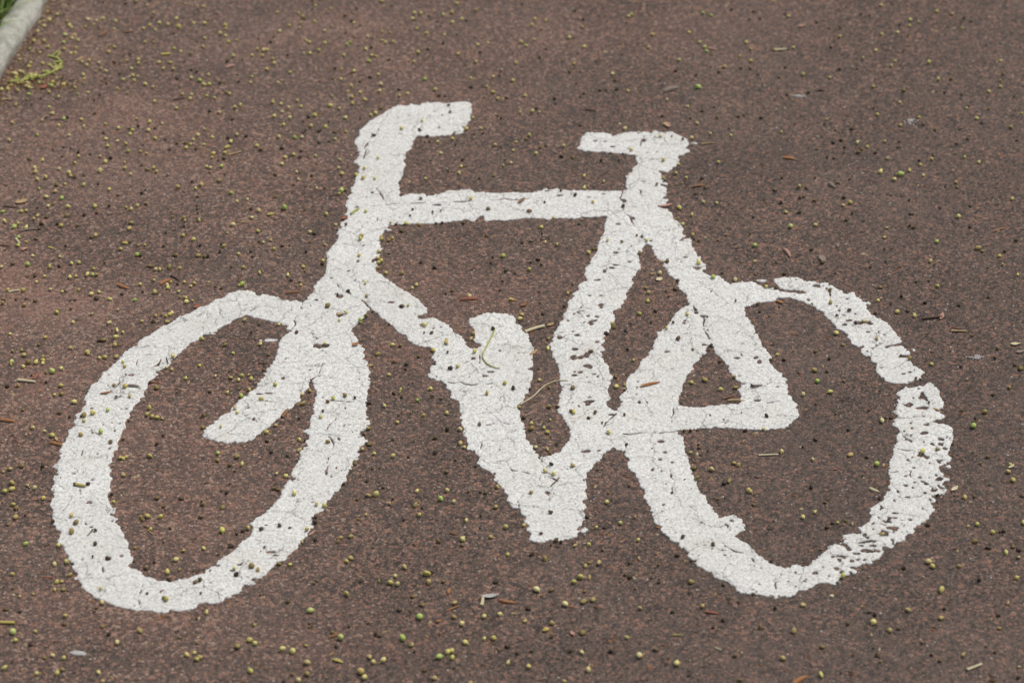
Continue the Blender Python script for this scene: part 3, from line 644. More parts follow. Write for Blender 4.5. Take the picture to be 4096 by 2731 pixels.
# which stroke of the bicycle a bit of paint belongs to
NAMES = [n for n, _ in STROKES]
best = np.full((NY, NX), 9.0)
LAB = np.zeros((NY, NX), int)
for k_, (n, s) in enumerate(STROKES):
    T = np.full((NY, NX), 9.0)
    pl = [ground(x * IW / 2352, y * IW / 2352, ZP) for x, y in pts(s)]
    for a, b in zip(pl, pl[1:]):
        seg_dist(T, a, b, 0.12)
    m = T < best
    best[m] = T[m]
    LAB[m] = k_
Z = 0.0003 + 0.0005 * (1 - np.exp(-np.maximum(F, 0) / 0.0016)) + 0.00022 * (SH - .5) + 0.00016 * vnoise(GX, GY, 0.012, 62)

root = bpy.data.objects.new("bicycle_marking", None)
C.objects.link(root)
tag(root, "worn white painted bicycle symbol with cracked edges on the red-brown cycle path", "road marking")


def paint_part(name, ids, label=None):
    lab = LAB[:-1, :-1]
    sel = np.isin(lab, ids)
    pos = F > 0
    cnt = pos[:-1, :-1].astype(int) + pos[:-1, 1:] + pos[1:, 1:] + pos[1:, :-1]
    verts, vid = [], {}

    def grid_v(j, i):
        key = (j, i)
        if key not in vid:
            vid[key] = len(verts)
            verts.append((gx[i], gy[j], Z[j, i]))
        return vid[key]

    def edge_v(j0, i0, j1, i1):
        key = (j0, i0, j1, i1) if (j0, i0) < (j1, i1) else (j1, i1, j0, i0)
        if key not in vid:
            a, b = F[j0, i0], F[j1, i1]
            t = a / (a - b)
            vid[key] = len(verts)
            verts.append((gx[i0] + t * (gx[i1] - gx[i0]), gy[j0] + t * (gy[j1] - gy[j0]), 0.00008))
        return vid[key]

    low = {}

    def low_v(v):
        if v not in low:
            low[v] = len(verts)
            x, y, _ = verts[v]
            verts.append((x, y, -0.004))
        return low[v]
    faces = []
    for j, i in np.argwhere(sel & (cnt == 4)):
        faces.append((grid_v(j, i), grid_v(j, i + 1), grid_v(j + 1, i + 1), grid_v(j + 1, i)))
    for j, i in np.argwhere(sel & (cnt > 0) & (cnt < 4)):
        cor = ((j, i), (j, i + 1), (j + 1, i + 1), (j + 1, i))
        poly, cross = [], []
        for q in range(4):
            a, b = cor[q], cor[(q + 1) % 4]
            pa, pb = pos[a], pos[b]
            if pa: poly.append(grid_v(*a))
            if pa != pb:
                e = edge_v(*a, *b)
                poly.append(e)
                cross.append((e, pa))
        if len(poly) >= 3: faces.append(tuple(poly))
        # walls where the outline leaves the paint and comes back
        n = len(cross)
        for q in range(n):
            e, leaving = cross[q]
            if leaving:
                e2 = cross[(q + 1) % n][0]
                faces.append((e2, e, low_v(e), low_v(e2)))
    o = mesh_obj(name, verts, faces, M_PAINT, root)
    if label: o['label'] = label
    return o


for nm in dict.fromkeys(NAMES):
    ids = [k_ for k_, n in enumerate(NAMES) if n == nm]
    if nm == "rear wheel": paint_part("wheel", ids, "badly worn rear wheel with a break in its ring")
    elif nm == "front wheel": paint_part("wheel", ids, "nearly whole front wheel ring")
    else: paint_part(nm, ids)


def paint_at(x, y):
    i, j = int((x - lo[0]) / CELL), int((y - lo[1]) / CELL)
    if 0 <= i < NX and 0 <= j < NY and F[j, i] > -0.0005:
        return NAMES[LAB[j, i]]
    return None


def in_poly(X, Y, p):
    c = False
    for i in range(len(p)):
        (x1, y1), (x2, y2) = p[i], p[i - 1]
        if (y1 > Y) != (y2 > Y) and X < (x2 - x1) * (Y - y1) / (y2 - y1) + x1: c = not c
    return c


# ------------------------------------------------------------------ kerb and verge
ka = Vector((*ground(*full(0, 0, 20, 690)), 0))
kb = Vector((*ground(*full(0, 0, 455, 0)), 0))
kdir = (kb - ka).normalized()
kn = Vector((-kdir.y, kdir.x, 0))          # away from the path
KH, KW = 0.019, 0.0365


def kerb():
    prof = [(0.0, -0.03), (0.0, KH - 0.015), (0.0012, KH - 0.010), (0.004, KH - 0.005), (0.008, KH - 0.0015), (KW * .5, KH + .0006), (KW - 0.010, KH - .001), (KW - 0.004, KH - 0.005), (KW, KH - 0.012), (KW, -0.03)]
    vs, fs = [], []
    ts = np.arange(-3.0, 4.0, 0.02)
    n = len(prof)
    for t in ts:
        for u, z in prof:
            p = ka + kdir * float(t) + kn * u
            q = np.array([p.x]), np.array([p.y])
            wv = float(vnoise(q[0] + z * 9, q[1], 0.03, 71)[0])
            p = p + kn * 0.0030 * wv
            vs.append((p.x, p.y, z + (0.0014 * float(vnoise(q[0], q[1], 0.025, 72)[0]) if z > 0 else 0)))
    for a in range(len(ts) - 1):
        for b in range(n - 1):
            fs.append((a * n + b, a * n + b + 1, (a + 1) * n + b + 1, (a + 1) * n + b))
    o = mesh_obj("kerb", vs, fs, M_CONC)
    return tag(o, "pale grey concrete kerb edging along the path", None, None, "structure")


kerb()
vs = [ka + kdir * -40 + kn * (KW - .004), ka + kdir * 60 + kn * (KW - .004), ka + kdir * 60 + kn * 60, ka + kdir * -40 + kn * 60]
tag(mesh_obj("verge", [(p.x, p.y, KH - 0.010) for p in vs], [(0, 1, 2, 3)], M_SOIL, smooth=False), "grassy verge behind the kerb", None, None, "structure")


def grass():
    vs, fs = [], []

    def blade(base, yaw, ln, wd, lean, curl):
        d = Vector((math.cos(yaw), math.sin(yaw), 0))
        sd_ = Vector((-d.y, d.x, 0))
        k0 = len(vs)
        N = 5
        pos, ang = Vector(base), lean
        for q in range(N + 1):
            ww = wd * (1 - (q / N) ** 2) + 0.0002
            vs.append(tuple(pos - sd_ * ww)); vs.append(tuple(pos + sd_ * ww))
            pos = pos + (d * math.sin(ang) + Vector((0, 0, 1)) * math.cos(ang)) * (ln / N)
            ang += curl / N
        for q in range(N):
            a = k0 + 2 * q
            fs.append((a, a + 1, a + 3, a + 2))
    for _ in range(5200):
        t = random.uniform(-0.5, 1.3)
        u = KW + 0.002 + abs(random.gauss(0, 0.16))
        p = ka + kdir * t + kn * u
        blade((p.x, p.y, KH - 0.012), random.uniform(0, 6.28), random.uniform(0.03, 0.085), random.uniform(0.0009, 0.002), random.uniform(0.05, 0.7), random.uniform(0.2, 1.5))
    # the few blades that hang over the kerb
    ky = math.atan2(-kn.y, -kn.x)
    for t, ln in ((.02, .05), (.05, .07), (.06, .06), (.09, .05), (.10, .08), (.13, .06), (.17, .07), (.2, .05), (-.03, .05)):
        p = ka + kdir * t + kn * (KW + .003)
        blade((p.x, p.y, KH - .01), ky + random.uniform(-.7, .7), ln, 0.0016, 0.45, 1.3)
    k = NT("grass_blade")
    rnd = k.n("ShaderNodeNewGeometry").outputs["Random Per Island"]
    col = k.ramp(rnd, [(0, (0.10, 0.19, 0.03)), (0.6, (0.20, 0.34, 0.06)), (1, (0.34, 0.40, 0.12))])
    m = k.done(col, 0.5, 0.4)
    return tag(mesh_obj("grass", vs, fs, m), "green grass growing behind the kerb", None, None, "stuff")


grass()

# ------------------------------------------------------------------ fallen seeds and dried buds, as read from the photo
SEEDS = {
(0,0): "435,108 525,132 455,182 400,195 405,240 615,195 635,232 655,250 785,245 805,180 860,225 885,190 950,170 1065,195 1050,268 345,288 597,320g 688,322 660,352 718,372 312,375 405,375 587,390g 440,430 275,448 588,450 697,440 690,485 650,490 367,485 285,578 185,550 265,612 205,665 330,675 820,555 910,577 798,603 755,570 930,632 970,652 880,658 765,685 775,728 520,715 240,720 470,785g 265,800 262,865g 450,845 538,888 585,775 690,805 720,865 810,850 15,822 165,832 145,962 1080,815 1170,855o 1160,558 1270,548 1270,580 1208,632 1220,692 1230,740 1265,700 1130,732 1335,772 1402,800 1420,932 1620,993 1675,865 1745,905 1760,870 1408,118 1350,52 1250,10 1465,210 1372,232 1322,262 1425,275 1620,172 1545,225 1645,245b 1700,38 1805,55 1868,58 1775,215 1880,215 2065,230 2070,265 2020,305 2065,330 2175,370 2100,385 1880,352 1865,428 1600,445 1660,475 1330,385 1412,388 1000,420 1050,432 998,478 1592,632 1498,628 1460,575 1565,575 2142,512g 2312,510 1835,738g 1870,775 1922,772 1915,688 1757,714 2315,705 2300,760 2108,860 1965,900 1900,882 2155,982 2207,962 2012,1032 110,1125 385,1105 535,1152 585,1090g 750,1098 770,1158 970,1140 1085,1175 1215,1195 1195,1230 1255,1092 1375,1118 1490,1135 1360,1195 1425,1270 342,1238 632,1242 85,1285 970,1275 988,1340 1080,1295 1175,1388g 1155,1320 1285,1392 1342,1412 1710,1355 1750,1325 1775,1282 1875,1328 1945,1260 1815,1240 1880,1185 2120,1300 2175,1235 1955,1410 1948,1445 2065,1402 2030,1525g 1895,1530 1930,1540 920,1435 968,1485 722,1435 692,1495 392,1470 318,1540 545,1550 920,1560 1142,1492 1145,1545 1412,1540 450,985 480,1040o 310,320d 945,20d 1380,10d 1395,160d 1150,32d 1790,130d 1915,185d 1755,490d 1595,305d 1190,495d 1810,385d 2090,560d 2230,545d 1810,655d 1755,635d 2180,685d 2195,745d 2025,755d 2085,845d 1650,792d 1630,715d 980,762d 965,720d 650,745d 915,870d 865,915d 815,905d 285,960d 240,915d 375,905d 425,1075d 620,1075d 870,1040d 1050,565d 1095,590d 1100,675d 2050,985d 1925,1018d 2137,1090d 1270,1155d 1185,1175d 950,1215d 1425,1175d 1520,1280d 1625,1310d 1315,1330d 1705,1305d 1560,1365d 1800,1365d 2095,1260d 2260,1245d 585,1352d 650,1360d 720,1390d 830,1412d 568,1432d 262,1460d 1018,1448d 2060,1448d 2005,1472d 1300,1518d 1350,1552d",
(1,0): "545,50 195,115 392,120 428,152 408,210 400,258 305,235 218,288 540,200 632,282 685,80 900,212 460,372 492,388 632,395 835,405g 865,388 580,462 495,490 435,490 100,458 68,462 12,450 60,512 152,540 165,580 98,635 312,665 205,760 785,638 900,652 808,507 1010,452 1062,508 1100,518 1035,562g 1025,335 1160,292 1232,302 1160,372 1188,390 1262,385 1440,172 1455,120 1515,122 1478,265 1570,305 1720,135 1800,115 1888,175 1805,205 1840,32 2020,95 1730,322 1490,478 1450,568 1855,495 2020,568 2035,410 2130,395 1552,725g 1123,685 1150,772 875,790 780,728 842,845 955,848 878,890 1000,915 886,952 1135,835 1390,860 1315,878 1643,822 1970,718 2180,705 2117,792 2175,845 2220,905 700,885 155,938 228,955 380,925 415,978 240,1028 300,988 168,1065 312,1078 252,1145 540,1057 682,968 766,998 822,1080 640,1165 505,1155 828,1210 355,1262G 425,1260 212,1255 728,1278 345,1418 270,1445 240,1505 10,1338 545,1428 770,1465 758,1540 1055,1057 1098,1037 1335,1175 1525,1105 1120,1448 995,1540 1935,1180 1992,1080 2065,1182 1805,1275 1668,1300 1695,1408 1885,1528 2195,1330 2340,1495 2270,1520 1155,8 515,5d 700,45d 515,80d 445,170d 820,140d 930,75d 1245,52d 1585,145d 1665,200d 1690,242d 1930,185d 1460,180d 685,245d 955,235d 880,190d 135,382d 160,340d 25,355d 290,500d 825,305d 1065,355d 1060,430d 940,418d 1580,450d 1845,318d 2015,345d 2078,345d 1720,395d 1225,545d 728,625d 705,718d 1050,705d 955,745d 1310,820d 1920,600d 2060,475d 1735,885d 1680,875d 1975,795d 2300,893d 2235,693d 480,1070d 438,1112d 668,1122d 580,1200d 430,1220d 720,1212d 955,1085d 1145,990d 240,1358d 45,1370d 415,1385d 405,1437d 478,1440d 675,1295d 580,1305d 1500,1188d 1780,1025d 1770,965d 1080,1237d 1575,1248d 1550,1305d 1595,1298d 1835,1332d 2220,1060d 2250,1078d 2085,1222d 2000,1232d 1895,1465d 1605,1470d 1915,1525d 2285,1465d 2250,1350d",
(2,0): "210,175 185,230 310,190 645,248 1095,132g 1070,152 85,388 132,420 200,365 525,345 663,430 37,578 568,588 922,678 10,740 1255,438 1290,318 1755,122g 1828,142g 1625,300 1722,388 1768,432 1785,470g 1535,550 1713,798G 1422,918 1615,980 1398,1142 1037,1178 1700,1132 1822,1225 1650,1265 2010,1242 2150,388 2192,450 2092,515 1950,608o 120,880 75,1032 188,1020 250,1030 160,1240 38,1305 10,1382 475,1340 222,1408 1362,1248 1095,1370 1390,1465 1895,1488 1528,1508 1065,835 2195,560 95,38d 580,100d 655,178d 845,150d 1050,210d 1245,52d 1160,115d 1700,208d 2015,82d 2220,105d 2280,170d 2180,175d 270,275d 315,448d 605,488d 775,568d 255,525d 530,660d 630,660d 565,355d 590,765d 660,855d 625,890d 810,825d 865,825d 960,820d 945,738d 1355,745d 1505,648d 1900,660d 2190,625d 2105,625d 1695,690d 2260,685d 2085,1065d 2285,1080d 1858,978d 1380,1065d 1640,1085d 390,905d 395,955d 185,1050d 225,990d 625,1150d 500,1145d 255,1350d 310,1340d 130,1270d 1570,1275d 1470,1250d 560,1440d 455,1430d 820,1470d 985,1465d 1020,1410d 905,1405d 1885,1075d 1745,1018d 2130,1060d 1990,1180d",
(3,0): "50,8 185,152 1035,50 1550,105 1690,128 1305,182 1388,202 1302,238 1190,298 1047,315 660,335 62,460 235,437 987,463 873,530 1167,560 1132,602 1478,570 322,685 567,712 968,798o 1245,825o 1565,725 2137,558 2130,740o 2133,795 2028,840 1208,942 1825,992 1005,1052 1388,1078 1918,1088 2330,1042 538,1095o 1217,1150 122,1212 1075,1297 820,1310 912,1350 1505,1460 1805,1445 1937,1490 1400,1512 1040,1560 1300,1560 2232,1165o 830,1392o 1095,1452o 1780,255 155,130d 405,10d 718,68d 935,145d 860,130d 1140,35d 1212,228d 1285,322d 1065,400d 1285,422d 1240,475d 1800,170d 1870,195d 560,262d 630,262d 665,257d 445,205d 580,432d 190,455d 155,620d 660,635d 820,630d 100,708d 175,870d 490,830d 375,845d 1620,845d 2150,675d 2265,880d 1680,720d 1780,860d 975,992d 1840,970d 2025,1000d 1725,1068d 245,1135d 515,1135d 765,1180d 690,1200d 620,1195d 175,1285d 600,1308d 670,1285d 705,1350d 450,1370d 855,1370d 695,1400d 985,1400d 1190,1355d 1205,1297d 1830,1272d 1735,1320d 1385,1472d 1720,1410d 545,1440d 610,1445d 2290,1285d 1965,1130d 1535,1190d 1765,1185d 1430,1138d",
(0,1): "325,10 343,78 420,58 635,18 650,45 920,8 1200,30 1437,8 520,125o 598,122 768,128 360,165 505,188 1005,168 425,238 567,250g 443,322 622,328 1157,337 1205,350 1262,318b 870,325 195,372 240,365 310,440 342,415 610,408o 25,375g 40,462 130,512g 240,520 165,482 560,502 1208,472o 1188,528 170,608g 242,655 165,683 878,588o 845,605d 1108,717 1332,680 1272,685o 298,780 252,857G 550,788 10,882 455,880 657,850 725,842 410,967 335,1018 640,975 698,968 802,948 850,952g 888,948o 862,900 72,1090 213,1095 458,1088 572,1110 720,1088o 836,1130 912,1112 1007,1178 1237,1185g 28,1172o 25,1210o 220,1228o 522,1298 843,1313o 670,1390 1085,1275 1000,1395 1075,1463 1130,1483 1062,1525 955,1548o 92,1497 415,1527 1300,1380 1430,1330 1523,1332 1555,1318 1578,1305 1535,1382o 1287,1040 1415,1003 1422,1113 1570,1020 1535,1050 1540,1072 1692,1022 1752,1055o 1782,1032 1640,1108 1705,1165 1712,1200 1768,1192 1650,1158o 1428,905 1468,905 1652,893 1555,880o 1612,772o 1682,592 1778,628 1585,418o 1685,430o 1697,457 1828,452 1797,162 1850,125 1635,148 2122,202g 2272,262 2175,280 2140,492 2228,470o 2315,430 2090,568o 2055,690 2192,762 2235,885 2195,1052 2225,1037g 1825,775o 1915,1020o 2245,1368 1857,1542 2015,85o 1258,768g 175,193d 488,305d 425,420d 375,480d 525,485d 345,335d 685,60d 765,38d 900,118d 1085,222d 1300,200d 1335,175d 1340,298d 1003,318d 888,382d 775,397d 710,500d 330,625d 603,690d 360,530d 1190,645d 1500,685d 1525,567d 1660,512d 1690,505d 1765,98d 1683,192d 1808,318d 1813,350d 1815,388d 1813,235d 1925,15d 2305,345d 2035,672d 2020,740d 1838,683d 2300,740d 2320,787d 1875,782d 1910,778d 2125,877d 1395,875d 1375,870d 1290,770d 965,840d 540,872d 120,850d 318,967d 145,1180d 322,1185d 890,1165d 1120,1132d 1310,1110d 1628,1038d 1975,1065d 2030,1075d 652,1265d 1485,1325d 1410,1378d 1030,1465d 915,1555d 2308,1480d",
(1,1): "388,78 372,12 560,160 787,25 920,35 785,178g 762,210 985,60 1092,70 258,335G 25,365 645,397 733,495 497,562 68,657 135,637 163,715 635,677 17,553 615,823 435,880 292,955 32,935 413,1050 175,235o 957,620 968,592o 1152,622 1252,618 1220,638o 1125,737 945,770 1118,797 1125,840 1150,825 1115,887o 1195,935 1005,1025 1015,1145o 830,1298 655,1233o 765,1368 957,1367g 960,1390 1010,1328o 210,1410 1398,1233 1435,1075 1473,1045 1550,1410 1750,1555 1975,1542 1998,1490 2270,780g 2335,1180 1960,1148 1235,475 1380,482 1497,490 1865,18 2185,45o 1555,72 1010,368 1975,250 1340,935o 178,33d 405,15d 510,42d 343,130d 628,160d 817,172d 25,650d 240,683d 307,683d 492,655d 460,738d 533,572d 45,915d 320,1000d 610,850d 450,920d 405,1020d 825,490d 850,1100d 750,1135d 370,1475d 25,1408d 990,1360d 1070,1290d 1222,1408d 1335,1240d 1222,757d 1515,835d 1515,250d 1438,352d 1415,410d 1622,375d 1700,362d 2135,345d 1285,490d 1338,548d 1655,483d 1710,475d 1905,475d 2155,840d 2175,790d 2290,908d 2055,65d 1545,1483d 1612,1480d 1640,885d 1745,1125d 1800,1100d 2240,1095d 2115,590d 2265,1010d 2175,1440d",
(2,1): "662,47 842,100 663,155 1505,22 1600,65 1388,60 745,283 380,432 268,518 305,655 413,675 877,637 1240,635 1147,588o 703,748 160,903 512,1122 1170,750o 1357,938 1225,1072o 1255,1115o 1247,1195 1172,1312 1610,1312 1418,1443 922,1400 935,1430o 92,1315o 72,1355 332,1537o 1545,345 1535,335 1758,285 1880,295 1653,402 1568,488 1662,588 2230,682G 1715,838 1847,972g 2050,998 2335,1060 2230,828o 1280,945o 0,1182 40,175d 580,215d 300,287d 1020,318d 450,180d 615,487d 275,573d 340,628d 270,630d 173,643d 93,657d 240,810d 270,857d 170,840d 25,935d 555,1040d 250,1107d 260,1210d 480,1240d 285,1305d 780,720d 745,718d 1190,600d 1010,647d 1690,200d 1745,65d 1770,155d 1705,250d 2215,422d 1890,633d 1715,640d 2190,575d 1500,1075d 1415,1100d 1440,1150d 1315,1285d 1280,1390d 2235,945d 1930,935d 1690,1275d 1795,1335d 1525,1530d 2055,1190d 1525,1000d 1425,823d 2260,1215d 2275,1290d 1330,120d 870,1490d 1040,1465d 1480,1390d",
(3,1): "1215,28G 1425,42 1032,8 1300,0 1160,78 1727,105 288,138 2242,258 757,290 208,507g 433,497 1750,418 1550,648g 1070,608o 2125,780 2155,857 2295,955 1492,828 1557,1057 1010,1190 1187,1293 1345,1328 627,1487 877,1377 1000,1532o 575,1200o 1925,708o 1970,735o 165,375o 690,315o 1735,148o 1090,520o 130,60d 65,170d 355,155d 435,57d 750,75d 640,105d 295,240d 330,235d 697,240d 430,270d 120,288d 290,380d 775,385d 1320,390d 1860,318d 1630,140d 1295,268d 1695,458d 1855,515d 1300,500d 1335,515d 725,450d 265,783d 75,840d 495,840d 1080,830d 940,880d 1210,875d 620,940d 150,940d 2020,885d 2175,738d 2280,635d 1070,715d 1360,1015d 1480,1005d 70,1072d 570,1088d 745,1275d 630,1325d 808,1388d 1225,1145d 2025,1158d 1130,1220d 985,1303d 1285,1280d 1445,1205d 1875,1510d 1755,1235d 1030,1060d 400,715d 15,1330d 105,1245d",
(0,2): "1055,28 645,58 195,75o 112,85o 220,120 395,135o 395,170 392,198 107,182g 100,210 330,187 260,178o 212,230 560,245 422,280o 478,270G 558,402 500,485 568,473o 172,400o 683,550 213,623o 803,95 810,110 912,148 962,140 1065,132o 1127,183 1145,223 1048,392o 1148,405 1190,493o 990,622g 853,648 770,670o 772,722 925,823G 738,848o 408,820 300,788 478,858 1587,130 1527,237 1577,255 1833,220 1705,337 2140,103 2068,25o 1978,315 2190,350 2220,310 2305,340 2285,300o 2087,467 2290,437 2215,495g 2158,605o 2177,645 2028,775 1373,605 1352,665 1397,685 1440,695 1490,703o 1862,783o 2000,1022g 1995,1085o 2178,1050o 2223,1122 1100,1065 1128,1072 1158,1060 1373,1047 1133,1223 1045,1470 32,1190o 93,1165o 105,1290o 107,1353 43,1370 253,1320 318,1340 400,1433 120,1493 150,1520o 198,1132o 2045,1518o 1440,415o 2120,325o 355,22d 72,405d 425,368d 290,305d 545,647d 740,685d 1068,503d 1455,207d 1383,370d 2105,268d 1925,455d 1867,675d 1130,890d 1440,935d 1500,860d 1180,725d 1018,912d 390,1140d 385,1165d 340,1450d 2110,1130d 2155,1185d 2085,1380d 1855,1460d 1860,1490d 1665,1430d 1440,1430d 1500,1510d 810,1300d 690,1300d 640,683d 1030,1395d",
(1,2): "40,20 633,15 178,390 50,520 423,483 497,447o 425,563o 710,517 818,487o 593,687 97,830 182,762o 397,898 660,912o 395,992o 187,1210 272,1230 352,1388 557,1487 627,1500 975,985 1088,1027 1258,1048 1028,795o 1180,588 1328,435 1320,460o 1603,430 1482,537g 1297,737o 1537,677 1752,655 1873,803 1877,932 1912,967 1855,222 2122,468 2287,375 1252,30 1328,32o 1115,110o 1222,303 1103,1397b 1478,1372 1755,1363 1695,1438B 1815,1467 1463,1495o 1225,1482 2203,1515 1027,1407o 2213,1330o 1748,5 2010,83 1625,75 118,122d 35,193d 75,197d 75,255d 505,353d 660,543d 908,512d 615,632d 395,700d 102,907d 165,893d 133,1008d 288,1045d 160,1345d 200,1350d 805,1300d 862,1180d 910,1110d 1013,928d 1047,930d 985,845d 1035,560d 1380,205d 1375,250d 1268,178d 1265,470d 1335,505d 1423,657d 1310,675d 1495,130d 1645,183d 1760,90d 1785,237d 2055,750d 1700,520d 1760,800d 1640,880d 1400,1055d 1455,912d 1070,1157d 1022,1270d 1130,1290d 1168,1330d 930,1440d 1258,1435d 1745,1190d 1833,1080d 2020,1140d 1950,1370d 2060,1378d 2105,1385d 1645,1015d 450,905d 1525,1520d",
(2,2): "330,62 1113,170 957,410 1033,395 1650,372 1915,437 2043,318o 2055,413o 1775,347o 252,350 343,418o 340,592o 70,597o 350,715 177,750 293,790 327,830 567,645 888,827 220,967 327,985o 303,1180 380,1207 558,1130o 175,1375o 870,1470 1638,1017 1833,1168 1668,1155o 1698,1245o 1995,1275o 2172,1360 2190,1375o 2310,800 2040,1110o 2080,1130o 175,790o 10,420d 165,435d 420,592d 545,630d 765,640d 700,695d 830,738d 1033,668d 1053,938d 360,1118d 1060,65d 730,87d 560,415d 260,1040d 345,1015d 110,690d 1830,30d 1915,175d 1660,70d 1550,555d 1715,940d 1720,970d 1800,1000d 1640,815d 1580,815d 2145,810d 2335,675d 785,1175d 1080,1320d 885,1385d 1890,1440d 1950,1295d 1740,1370d 2220,1490d 410,935d 355,1558d 2205,400d 950,315d",
(3,2): "85,118 452,360g 323,482 570,458 1502,205 423,258o 690,25o 1303,150o 1888,770G 1047,723 125,1005 410,1078 755,1035o 1000,1120g 1420,1000 1555,978o 2225,1125 2250,1267 2217,415o 1990,640o 1810,1425o 435,1553o 700,355o 2205,1190o 2320,240o 437,80d 565,155d 145,160d 540,270d 1770,225d 2085,145d 2065,485d 1785,630d 1907,698d 440,575d 620,660d 930,625d 1130,690d 320,960d 440,893d 905,1057d 875,1225d 735,810d 1695,940d 1955,1110d 2020,1050d 1790,1085d 2040,1310d 2340,1410d 1895,1415d 400,1330d 525,1470d 1025,1430d 1360,335d 1400,345d 1220,125d 25,165d 1560,1405d 1480,555d 2270,210d 2105,60d",
(0,3): "655,25 697,85o 655,168o 237,287g 535,300 608,450 500,475 113,567 520,640 567,630o 500,708 580,705o 183,768o 305,745o 640,570o 925,697 935,825 598,947 115,1093B 325,1093 143,1172 410,1330o 483,1312 585,1335 38,1427 335,1477 523,1473 575,1440o 905,1467 940,1545o 1075,1192 1285,1080o 933,1042o 1355,33 1473,38 1303,62o 1383,155 1240,325o 1870,330 1617,430 1537,545 1683,347o 1650,522o 2040,162b 2278,142b 2153,510 2310,487o 1527,790 1897,918 2335,1030o 1715,1305 1783,1290 1807,1348 1833,1325o 1815,1197o 2178,1220o 2290,1170 2340,1200 2298,1453 145,37o 75,108o 1295,40o 230,25d 875,163d 872,280d 853,405d 988,420d 668,470d 645,565d 1230,450d 1415,455d 1345,508d 1350,740d 1505,780d 2005,385d 2173,195d 2228,170d 2125,305d 2178,562d 1830,612d 1795,630d 1845,740d 1500,945d 1000,1108d 185,905d 52,885d 118,700d 285,1207d 885,880d 590,1030d 1560,150d 1650,1148d 490,75d 1550,610d 1840,40d",
(1,3): "1007,22 1500,22 1930,72 467,152 775,228o 870,222o 750,268o 423,265o 212,470o 313,478 830,447 870,415o 535,648o 832,745b 500,897B 1278,583 1565,560b 1235,642 1300,655 1130,630o 1365,498o 1503,955B 1585,635o 1890,1018 1818,955o 2095,952 2238,932 1820,828o 1347,1152B 777,1145B 240,1253b 337,1270b 462,1218o 1428,1212o 1076,1370 1168,1355 1042,1322o 963,1457b 995,1510b 390,1540 1685,1322B 1760,1280 1797,1268 1803,1330 1922,1190 2097,1158 2182,1153 2315,1378 1640,1515o 1970,1565 2293,133 1897,245 2155,220o 2312,388 470,1475o 470,1370o 20,520o 0,1195 215,115d 45,148d 535,75d 545,35d 940,60d 1360,62d 545,250d 1072,320d 45,752d 298,820d 490,1015d 490,1050d 860,1045d 740,1225d 1437,768d 1317,890d 1613,548d 1720,630d 2203,632d 1890,300d 1675,262d 2065,30d 1100,1107d 1135,1125d 1455,1272d 1195,1325d 335,1485d 255,1548d 1525,845d 2305,1225d 2225,1260d 960,630d 1660,515d 1545,1440d 1030,1015d 700,1100d",
(2,3): "107,118 775,137 995,95 1130,42 1160,252 705,292 628,590b 567,635b 227,705b 487,838b 660,813o 670,718o 1175,877 1748,858 1055,1147 1167,1310b 1513,1383b 152,1412 700,1440 480,1553 640,1283 365,1013o 650,1097o 710,590o 740,800o 712,458o 798,455o 675,490o 1640,635o 580,298o 300,420o 120,993o 690,35d 1573,215d 1848,287d 447,270d 405,252d 360,295d 850,132d 1645,440d 830,340d 1080,455d 360,712d 150,873d 365,1133d 1135,695d 1475,905d 1850,1050d 1940,985d 50,1285d 175,1270d 910,1265d 1320,1250d 2090,1535d 2050,1310d 1345,480d 1040,570d 1080,590d 1280,600d 995,630d 2215,745d 1945,665d 1520,390d 2150,120d 1350,640d 185,375d 540,1265d 265,190d 2280,1050d 2080,820d",
(3,3): "320,42 642,95 430,0 1922,108 1838,125o 2345,92 2065,182 1900,262o 2185,367 2300,407o 1475,450b 1513,495 1755,493 2283,602 1593,707b 687,577 968,1003b 1285,890o 497,1228o 135,1335o 1793,1307o 485,1487 2310,1415o 1055,195o 1590,963o 1115,1075o 2125,1060o 240,1085o 320,845o 485,340d 1470,115d 2130,175d 2165,165d 2020,318d 2250,310d 2305,340d 1248,510d 935,910d 980,930d 740,1015d 1035,1365d 1580,1350d 2090,1280d 2005,1230d 1500,1305d 1200,1055d 970,1240d 1005,1310d 2300,1510d 1415,1190d 715,75d 540,135d 30,440d 590,90d 65,870d 1940,615d 1620,880d 2115,940d",
}
RAD = {"y": .00243, "b": .0030, "B": .0033, "g": .0027, "G": .0032, "o": .0023, "d": .0019}
PART_PHRASE = {"front wheel": "front wheel", "rear wheel": "rear wheel"}


